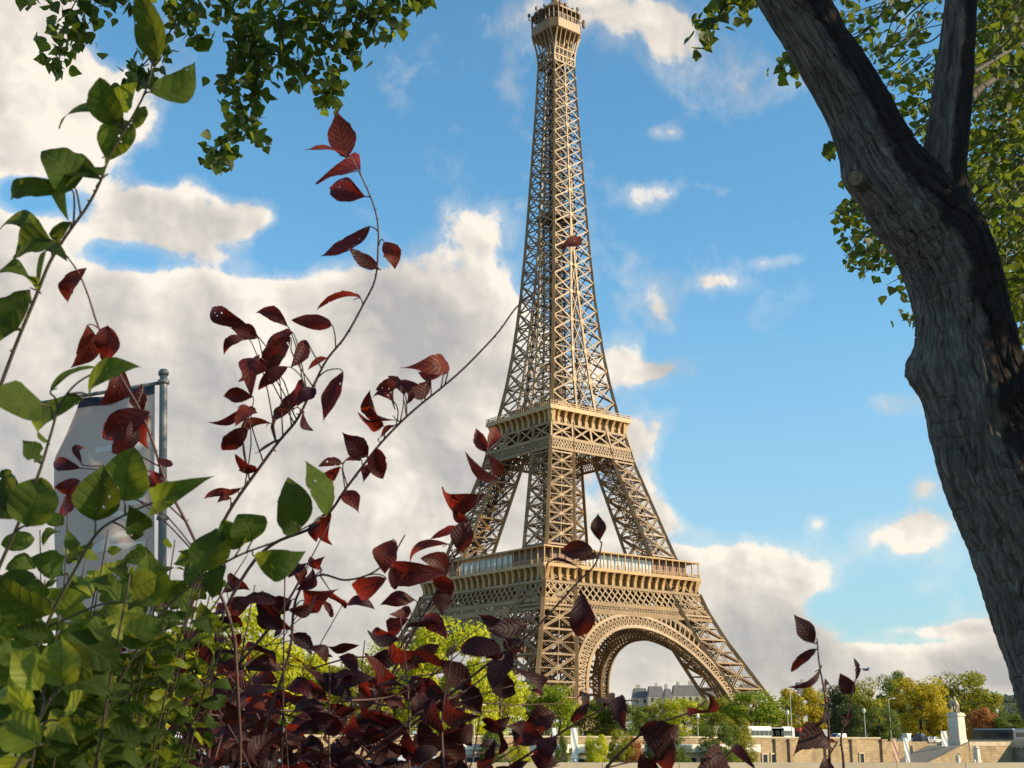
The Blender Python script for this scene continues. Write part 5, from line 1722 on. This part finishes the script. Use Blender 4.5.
# bare tangled twigs inside the shrub
m = MB()
for i in range(46):
    x, y = gp.uniform(90, 420), gp.uniform(660, 790); dep = gp.uniform(1.9, 2.7)
    a = gp.uniform(-.5, 1.0); L = gp.uniform(60, 170)
    p0 = at(x, y, dep); p1 = at(x+L*.5*math.cos(a)+gp.normal(0, 8), y-L*.5*math.sin(a)+gp.normal(0, 8), dep+gp.normal(0, .05)); p2 = at(x+L*math.cos(a), y-L*math.sin(a)-gp.uniform(-5, 22), dep+gp.normal(0, .08))
    m.tube(smooth_path([p0, p1, p2], 5), np.linspace(.0022, .0008, 11), 5)
o = m.build('bare_twigs', MAT['twig_red'], plum, True); fix(o)

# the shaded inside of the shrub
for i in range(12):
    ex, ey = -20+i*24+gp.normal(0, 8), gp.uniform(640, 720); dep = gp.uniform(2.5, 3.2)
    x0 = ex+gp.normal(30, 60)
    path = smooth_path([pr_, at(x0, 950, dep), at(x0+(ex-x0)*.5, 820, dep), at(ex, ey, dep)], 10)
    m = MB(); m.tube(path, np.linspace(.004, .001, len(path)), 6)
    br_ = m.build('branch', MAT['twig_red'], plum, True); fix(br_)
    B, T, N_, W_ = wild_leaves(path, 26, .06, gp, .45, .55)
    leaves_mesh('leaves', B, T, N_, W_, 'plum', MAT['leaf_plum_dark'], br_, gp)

# lone plum sapling at the right
ps_ = near(.62, 2.3, Z_NEAR)
sap = empty('plum_sapling', ps_, 'lone thin plum twig with a few dark leaves at bottom right', 'shrub')
PIV = Vector(ps_)
for S_, L_ in (([(836, 900), (830, 768), (828, 720), (824, 690), (819, 662), (817, 638)], [(814.5, 643.6, 793.5, 614, 17), (816, 649, 791, 672, 9), (820, 669, 787, 687, 6), (826, 706, 812, 730, 6), (829, 702, 839, 701, 6), (826, 698, 818, 706, 5)]),
               ([(840, 900), (844, 780), (843, 757), (841, 738), (848, 712), (855, 681)], [(854, 694, 840, 673, 15), (856, 680, 853, 657, 5), (848, 713, 845, 728, 12), (846, 722, 838, 716, 5)]),
               ([(815, 900), (826, 790), (829, 757), (838, 741)], [(832, 748, 793, 756, 24), (836, 742, 814, 741, 6), (826, 758, 812, 790, 18)])):
    b_, _ = shoot(sap, S_, 1.95, .0034, .0010, L_, 'plum', MAT['leaf_plum_dark'], MAT['twig_red'], gp, nt=.12, root=ps_)
    fix(b_)

# ------------------------------------------------------------------ green shrub at the left
gg = np.random.default_rng(5)
gr_ = near(-.62, 1.55, Z_NEAR)
green = empty('green_shrub', gr_, 'leafy green shrub with broad ovate leaves filling the lower left', 'shrub')
PIV = Vector(gr_)
S1 = [(-60, 700), (-30, 480), (10, 360), (36, 296), (50, 262), (66, 236), (88, 205), (100, 182), (107, 163), (120, 138), (134, 114), (145, 92), (152, 66), (150, 30), (147, -20)]
L1 = [(157, 62, 137, -8, 31), (150, 92, 195, 62, 28), (118, 112, 59, 130, 24), (116, 124, 100, 77, 26), (117, 108, 138, 82, 21), (146, 108, 134, 130, 13), (133, 122, 107, 161, 29), (105, 157, 87, 165, 10), (75, 188, 42, 151, 36), (72, 190, 12, 200, 16), (101, 180, 69, 222, 31), (70, 222, 60, 248, 13), (50, 250, -4, 234, 16), (52, 240, 14, 258, 30), (38, 285, 68, 262, 14), (28, 290, -2, 345, 30), (36, 290, -4, 274, 32), (20, 330, -10, 318, 20)]
S2 = [(-40, 700), (-10, 590), (20, 520), (40, 470), (52, 430), (60, 405), (75, 385), (95, 372)]
L2 = [(46, 405, -14, 398, 42), (82, 398, 48, 442, 23), (90, 396, 141, 367, 24), (50, 392, 98, 368, 8), (24, 500, -6, 520, 30), (40, 462, 22, 440, 18), (28, 526, 42, 477, 42), (20, 512, 2, 470, 26)]
S3 = [(0, 760), (40, 640), (75, 570), (100, 530), (125, 515), (160, 500), (185, 492)]
L3 = [(95, 521, 103, 464, 39), (124, 501, 134, 447, 39), (160, 502, 214, 476, 24), (78, 560, 68, 530, 14), (62, 575, 30, 558, 24), (45, 598, 8, 580, 20), (150, 606, 147, 554, 31), (135, 540, 128, 505, 22)]
S4 = [(60, 800), (120, 680), (165, 610), (205, 575), (240, 555), (280, 540), (320, 520)]
L4 = [(288, 536, 288, 477, 29), (326, 516, 305, 461, 30), (252, 541, 238, 514, 32), (254, 556, 306, 551, 25), (202, 571, 216, 528, 36), (240, 548, 222, 520, 20), (212, 580, 190, 560, 18), (225, 565, 212, 600, 20), (165, 605, 185, 580, 20), (300, 530, 282, 520, 14)]
S5 = [(-30, 860), (20, 760), (50, 700), (62, 686), (70, 660)]
L5 = [(63, 686, 62, 638, 38), (40, 690, 12, 650, 30), (30, 720, 22, 660, 26), (35, 700, -8, 706, 30), (40, 745, 5, 720, 34), (30, 760, -5, 768, 30), (60, 720, 85, 690, 22), (45, 730, 78, 745, 24)]
for S_, L_, dep, mt in ((S1, L1, 1.35, 'leaf_green'), (S2, L2, 1.25, 'leaf_green'), (S3, L3, 1.4, 'leaf_green'), (S4, L4, 1.45, 'leaf_green'), (S5, L5, 1.1, 'leaf_yellow')):
    b_, _ = shoot(green, S_, dep, .0026, .0009, L_, 'ovate', MAT[mt], MAT['twig_green'], gg, root=gr_, nt=.34)
    fix(b_)
GE = [(20, 600, 26, .050), (60, 615, 26, .045), (95, 590, 24, .045), (130, 575, 24, .038), (165, 555, 22, .034), (200, 590, 22, .036), (150, 620, 26, .036), (110, 640, 26, .04), (70, 660, 26, .045), (30, 660, 24, .05), (185, 650, 22, .034),
      (10, 700, 26, .05), (60, 720, 26, .045), (110, 700, 22, .04), (150, 700, 20, .036), (-10, 560, 16, .05), (170, 600, 24, .03), (205, 545, 14, .03), (225, 610, 14, .03), (90, 745, 18, .04), (20, 755, 20, .05), (130, 600, 26, .03), (45, 580, 20, .04), (120, 560, 18, .032), (185, 575, 20, .028), (215, 570, 18, .026), (100, 615, 26, .032), (160, 580, 24, .028), (195, 620, 20, .03),
      (68, 512, 18, .03), (108, 530, 20, .028), (148, 538, 20, .026), (40, 530, 18, .032), (130, 560, 22, .026), (85, 560, 22, .028), (175, 540, 18, .024), (60, 640, 24, .03), (120, 670, 24, .028), (160, 655, 22, .026), (90, 690, 24, .03), (140, 720, 24, .028), (40, 700, 24, .032), (190, 690, 20, .026), (170, 735, 20, .028), (225, 640, 16, .026), (210, 700, 16, .026)]
for i, (ex, ey, nl, sz) in enumerate(GE):
    dep = gg.uniform(1.25, 1.8) if sz > .036 else gg.uniform(1.6, 1.95)
    x0 = ex*.5-30+gg.normal(0, 20)
    pts = [gr_, at(x0, 1100, dep), at(x0+(ex-x0)*.4, 900, dep), at(x0+(ex-x0)*.75, ey+(880-ey)*.4, dep), at(ex, ey, dep)]
    path = smooth_path(pts, 10)
    m = MB(); m.tube(path, [.0030+(.0009-.0030)*(k/(len(path)-1))**.6 for k in range(len(path))], 6)
    br_ = m.build('branch', MAT['twig_green'], green, True); fix(br_)
    B, T, N_, W_ = wild_leaves(path, nl, sz*1.25, gg, .5, .35)
    leaves_mesh('leaves', B, T, N_, [x*1.15 for x in W_], 'ovate', MAT['leaf_yellow' if i % 4 == 2 else 'leaf_green'], br_, gg)

# ------------------------------------------------------------------ the big leaning tree
def vnoise(x, y, per, seed):
    """tiling value noise, period per in x"""
    g = np.random.default_rng(seed); T_ = g.random((per, 512))
    xi = np.floor(x).astype(int); yi = np.floor(y).astype(int); fx = x-xi; fy = y-yi
    fx = fx*fx*(3-2*fx); fy = fy*fy*(3-2*fy)
    a = T_[xi % per, yi % 512]; b = T_[(xi+1) % per, yi % 512]; c = T_[xi % per, (yi+1) % 512]; d = T_[(xi+1) % per, (yi+1) % 512]
    return (a*(1-fx)+b*fx)*(1-fy)+(c*(1-fx)+d*fx)*fy


def bark_tube(name, pts, depth, mat, parent, seed, na=380, step=.0045, bumps=(), amp=.021):
    P_ = np.array([tuple(at(p[0], p[1], depth)) for p in pts]); Rr = np.array([p[2]*depth/FPX for p in pts])
    path = np.array([tuple(p) for p in smooth_path([Vector(p) for p in P_], 24)])
    rr = np.interp(np.linspace(0, len(pts)-1, len(path)), np.arange(len(pts)), Rr)
    seg = np.r_[0, np.cumsum(np.linalg.norm(np.diff(path, axis=0), axis=1))]
    n = int(seg[-1]/step); s_ = np.linspace(0, seg[-1], n)
    path = np.stack([np.interp(s_, seg, path[:, i]) for i in range(3)], 1); rr = np.interp(s_, seg, rr)
    k_ = np.ones(15)/15
    rr = np.convolve(np.pad(rr, 7, 'edge'), k_, 'valid')
    tan = unit(np.gradient(path, axis=0))
    side = unit(np.cross(tan, np.array(FW))); back = unit(np.cross(tan, side))      # side: right in the picture when the path climbs
    th = np.linspace(0, 2*np.pi, na, endpoint=False)
    TH, S_ = np.meshgrid(th, s_)
    f = TH/(2*np.pi)
    wob = vnoise(f*6, S_*1.3, 6, seed)-.5
    per1 = 26
    wx = f*per1+1.9*(vnoise(f*7, S_*2.6, 7, seed+1)-.5)+1.0*(vnoise(f*22, S_*9, 22, seed+2)-.5)+.5*(vnoise(f*60, S_*24, 60, seed+12)-.5)
    n1_ = vnoise(np.mod(wx, per1), S_*1.9, per1, seed+3)
    groove = np.clip(np.abs(n1_-.5)*7.5, 0, 1)**.7           # long meeting furrows between flat plates
    per2 = 58
    n2_ = vnoise(np.mod(f*per2+2.2*(vnoise(f*9, S_*7, 9, seed+8)-.5), per2), S_*4.2, per2, seed+4)
    groove2 = np.clip(np.abs(n2_-.5)*8.0, 0, 1)
    n3_ = vnoise(f*120, S_*45, 120, seed+5)
    cr_ = vnoise(f*16+2*n1_, S_*17, 16, seed+6)
    crack = np.clip(1-np.abs(cr_-.5)*22, 0, 1)*(vnoise(f*10, S_*4, 10, seed+7) > .45)
    h = groove*.85+groove2*.38+.24*n3_-.42*crack+.25*vnoise(f*30, S_*8, 30, seed+9)
    scale_ = np.clip(rr/.22, .35, 1.1)[:, None]
    rad = rr[:, None]*(1+.05*wob)+amp*scale_*(h-.9)
    V = path[:, None]+(side[:, None]*np.cos(TH)[:, :, None]+back[:, None]*np.sin(TH)[:, :, None])*rad[:, :, None]
    for (bx, by, sz, hh, dirpx) in bumps:
        c_ = np.array(at(bx, by, depth)); o_ = np.array(at(bx+dirpx[0], by+dirpx[1], depth))-c_; o_ = o_/np.linalg.norm(o_)
        d2 = ((V-c_)**2).sum(2); wgt = np.exp(-d2/(sz*depth/FPX)**2)
        V = V+o_[None, None]*(wgt*hh*depth/FPX)[:, :, None]
    idx = np.arange(n*na).reshape(n, na)
    a = idx[:-1]; b = np.roll(idx, -1, 1)[:-1]; c = np.roll(idx, -1, 1)[1:]; d = idx[1:]
    F = np.stack([a, b, c, d], -1).reshape(-1, 4)
    # UV along the surface, mirrored at the back so that it has no seam in view
    fm = np.abs(((f+.25) % 1)-.5)*2
    UV = np.stack([fm*np.pi*rr.mean(), S_], -1).reshape(-1, 2)
    shade_side = np.clip(.5-.62*np.cos(TH-R(-8)), 0, 1)  # painted shade, strongest on the right side of trunk and limb
    o = np_mesh(name, V.reshape(-1, 3), F, mat, parent, UV, True, shade_side.ravel())
    return o


tr_ = at(1215, 1080, 6.0); tr_.z = Z_NEAR
tree = empty('poplar_tree', tr_, 'big leaning poplar with furrowed bark forking at the right, leaves hanging overhead', 'tree')
PIV = Vector(tr_)
TP = [(1222, 1110, 96), (1205, 1040, 86), (1150, 880, 70), (1076, 671, 61), (1030, 540, 57), (990, 444, 53), (972, 366, 48), (961, 306, 44), (942, 245, 45), (914, 205, 45), (885, 165, 37), (856, 105, 31.5), (823, 50, 29.5), (793, 0, 30), (745, -90, 31), (690, -210, 28), (640, -330, 25), (560, -480, 16)]
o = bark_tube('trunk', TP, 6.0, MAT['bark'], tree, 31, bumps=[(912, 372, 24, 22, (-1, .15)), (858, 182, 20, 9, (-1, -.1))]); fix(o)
T2 = [(952, 330, 20), (952, 270, 27), (946, 215, 26), (943, 175, 22), (949, 125, 19.5), (955, 65, 18), (961, 0, 15), (968, -100, 13), (976, -220, 10), (988, -350, 6)]
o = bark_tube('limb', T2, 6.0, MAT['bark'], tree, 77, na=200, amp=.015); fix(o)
ks = at(862, 181, 5.93); ke = at(855, 178, 5.86)
m = MB(); dk = (ke-ks); m.tube([ks, ks+dk*.6, ke-dk*.05, ke], [.055, .042, .04, .037], 18, False)
o = m.build('branch_stub', MAT['bark'], tree, True); fix(o)
m = MB(); m.tube([ke-dk*.06, ke-dk*.01, ke+dk*.02], [.036, .035, .025], 18); st_o = m.build('cut_face', MAT['cutwood'], tree); fix(st_o)


def poplar_leaves(name, P_, L, g, parent):
    """small deltoid leaves hanging about the points P_"""
    n = len(P_)
    d_ = unit(g.normal(0, 1, (n, 3))*.8+np.array([0, 0, -.75]))
    N_ = unit(g.normal(0, 1, (n, 3))+np.array([0, 0, .2])-np.array(FW)*.35)
    S = unit(np.cross(d_, N_)); Nn = np.cross(S, d_)
    tpl = [(0, 0, 0)]
    for t_, hw_ in ((.07, .30), (.20, .47), (.42, .42), (.70, .20)):
        tpl += [(t_-.03*(t_ < .1), -hw_, .10*hw_), (t_, 0, -.02), (t_-.03*(t_ < .1), hw_, .10*hw_)]
    tpl.append((1, 0, .03))
    tri = [(0, 2, 1), (0, 3, 2)]
    for q_ in (1, 4, 7): tri += [(q_, q_+1, q_+3), (q_+1, q_+4, q_+3), (q_+1, q_+2, q_+4), (q_+2, q_+5, q_+4)]
    tri += [(10, 11, 13), (11, 12, 13)]
    tri = np.array(tri)
    tp_ = np.array(tpl)
    L = L[:, None, None]
    V = P_[:, None]+(d_[:, None]*tp_[None, :, 0:1]+S[:, None]*tp_[None, :, 1:2]+Nn[:, None]*tp_[None, :, 2:3])*L
    F = (tri[None]+(np.arange(n)*14)[:, None, None]).reshape(-1, 3)
    return np_mesh(name, V.reshape(-1, 3), F, MAT['leaf_poplar'], parent, None, False)


gl = np.random.default_rng(9)


def hang(pts, depth, n, spread, size=.058, dsp=.25):
    """one hanging twig: its wood into mesh m, its leaf points returned"""
    path = smooth_path([at(p[0], p[1], depth+(p[2] if len(p) > 2 else 0)) for p in pts], 8)
    tw.tube(path, np.linspace(.006, .0018, len(path)), 5)
    pa_ = np.array([tuple(p) for p in path])
    f = gl.uniform(0, 1, n)**.8*(len(pa_)-1.001); i = f.astype(int)
    P_ = pa_[i]+(pa_[np.minimum(i+1, len(pa_)-1)]-pa_[i])*(f-i)[:, None]
    sp__ = spread*depth/FPX
    off = gl.normal(0, 1, (n, 1))*np.array(RT)*sp__+gl.normal(0, 1, (n, 1))*np.array(UP)*sp__*.7+gl.normal(0, 1, (n, 1))*np.array(FW)*dsp
    return P_+off, gl.uniform(.75, 1.2, n)*size


# sprays hanging into the top of the picture
tw = MB(); Ls = []
for pts, n, sp__ in [
    ([(120, -90), (60, -30), (25, -2)], 30, 9), ([(140, -80), (90, -20), (66, 20), (58, 45)], 60, 10), ([(66, 20), (60, 55), (58, 74)], 26, 9), ([(75, 15), (85, 40)], 16, 7),
    ([(150, -60), (110, -10), (85, 12)], 40, 10), ([(180, -80), (150, -20), (120, 8)], 44, 9), ([(220, -80), (195, -10), (196, 30), (200, 44)], 40, 9), ([(185, -30), (175, 5), (168, 18)], 26, 8), ([(195, -20), (165, 40), (140, 70), (133, 88)], 44, 9), ([(140, 70), (128, 80)], 12, 6),
    ([(260, -80), (240, -10), (226, 25)], 50, 10), ([(280, -70), (262, 0), (250, 40), (252, 62)], 90, 12), ([(255, 30), (240, 60), (228, 92)], 60, 9), ([(255, 50), (256, 90), (240, 118)], 60, 10), ([(240, 100), (246, 130), (264, 142)], 26, 7), ([(240, 118), (224, 145), (214, 165)], 44, 7), ([(214, 160), (232, 152)], 8, 5),
    ([(300, -70), (285, 0), (280, 40), (292, 72)], 80, 12), ([(320, -70), (310, 0), (300, 30), (298, 85)], 60, 10), ([(350, -60), (335, 0), (322, 40), (330, 75), (330, 96)], 74, 10), ([(330, 85), (326, 104)], 18, 7), ([(370, -60), (350, -5), (345, 30), (350, 60)], 50, 10), ([(390, -60), (370, -10), (368, 20), (385, 40)], 44, 9), ([(400, -50), (392, -5), (385, 20), (398, 28)], 30, 9), ([(420, -50), (410, -10), (402, 10)], 24, 9), ([(440, -50), (425, -8), (418, 2)], 14, 8), ([(360, 10), (350, 40), (352, 50)], 20, 8),
    ([(760, -60), (735, -10), (712, 15), (700, 28)], 44, 8), ([(735, -10), (710, 30), (705, 42)], 16, 6), ([(770, -40), (750, 0), (740, 15)], 24, 7), ([(740, -30), (725, -2)], 18, 8),
    ([(800, 70), (790, 62), (782, 72)], 14, 5), ([(838, 140), (828, 148)], 8, 4), ([(858, 172), (850, 178), (846, 180)], 9, 4), ([(800, 55), (782, 52)], 8, 4)]:
    P_, L_ = hang(pts, 7.0, int(n*1.5), sp__*.72, .066, .12); Ls.append((P_, L_))
# boughs out of frame that carry them
for pts, r0 in (([(690, -210), (560, -220), (420, -160), (300, -110), (180, -95), (60, -60)], .05), ([(745, -90), (760, -50)], .02), ([(560, -220), (450, -80), (380, -60)], .03), ([(300, -110), (260, -85)], .02)):
    path = smooth_path([at(x, y, 6.2+(690-x)*.0012) for x, y in pts], 8); tw.tube(path, np.linspace(r0, .008, len(path)), 8)
b_ = tw.build('hanging_branch', MAT['twig_brown'], tree, True); fix(b_)
poplar_leaves('leaves', np.concatenate([x[0] for x in Ls]), np.concatenate([x[1] for x in Ls]), gl, b_)
# crown behind and above the fork
tw = MB(); Ls = []


def fill(n, fx, fy, ok=None, d0=7.0, d1=10.5, per=11, spread=8, L=42, size=.060):
    for i in range(n):
        for _ in range(40):
            x, y = gl.uniform(*fx), gl.uniform(*fy)
            dep = gl.uniform(d0, d1); a = gl.normal(-.4, .7); k = 8.5/dep
            x1, y1 = x-L*k*math.cos(a), y+L*k*abs(math.sin(a))*.9
            if ok is None or (ok(x, y) and ok(x1, y1)): break
        else: continue
        P_, L_ = hang([(x+20*k, y-18*k), (x, y), ((x+x1)/2+gl.normal(0, 4), (y+y1)/2), (x1, y1)], dep, per, spread*k, size, .12)
        if ok is not None:
            # keep the outline of the crown
            d = P_-np.array(CAM); z = d@np.array(FW)
            px = 512+FPX*(d@np.array(RT))/z; py = 384-FPX*(d@np.array(UP))/z
            kk = np.array([ok(a_, b__) for a_, b__ in zip(px, py)]); P_ = P_[kk]; L_ = L_[kk]
        if len(P_): Ls.append((P_, L_))


def low_spray(x, y):
    if y > 330: return False
    left = np.interp(y, [175, 195, 215, 235, 262, 285, 310, 330], [850, 842, 822, 836, 838, 856, 872, 884])
    return x > left+4
fill(20, (838, 915), (-40, 40), per=12); fill(22, (875, 950), (-20, 75), per=12); fill(24, (900, 955), (60, 165), per=12)
fill(60, (850, 980), (180, 325), low_spray, per=13); fill(16, (832, 880), (190, 280), low_spray, per=11, L=24)
def right_mass(x, y): return x > 955 and y < np.interp(x, [955, 1000, 1024, 1200], [300, 352, 340, 420])
fill(300, (965, 1110), (-60, 345), right_mass, per=18, L=34); fill(220, (965, 1070), (-40, 310), right_mass, 9.5, 12, 18)
fill(170, (1090, 1500), (-350, 470), None, 6.0, 10.5, 16, 14, 60)
fill(110, (760, 1250), (-520, -90), None, 5.5, 9.0, 16, 14, 60)
fill(440, (1200, 2300), (-620, 420), None, 4.4, 6.2, 18, 22, 70, .105)  # unseen oversized leaves added out of frame to keep sun off the trunk
for i in range(4):
    y0 = -300+i*105
    path = smooth_path([at(975+gl.normal(0, 6), y0+60, 6.6), at(1020, y0+30, 7.4), at(1100, y0-10, 8.4), at(1220, y0-70, 9.0)], 8)
    tw.tube(path, np.linspace(.016, .004, len(path)), 7)
path = smooth_path([at(960, 110, 6.3), at(985, 85, 7.2), at(1010, 72, 7.6), at(1060, 66, 8.0)], 8); tw.tube(path, np.linspace(.03, .015, len(path)), 8)
b_ = tw.build('crown', MAT['twig_brown'], tree, True); fix(b_)
poplar_leaves('leaves', np.concatenate([x[0] for x in Ls]), np.concatenate([x[1] for x in Ls]), gl, b_)
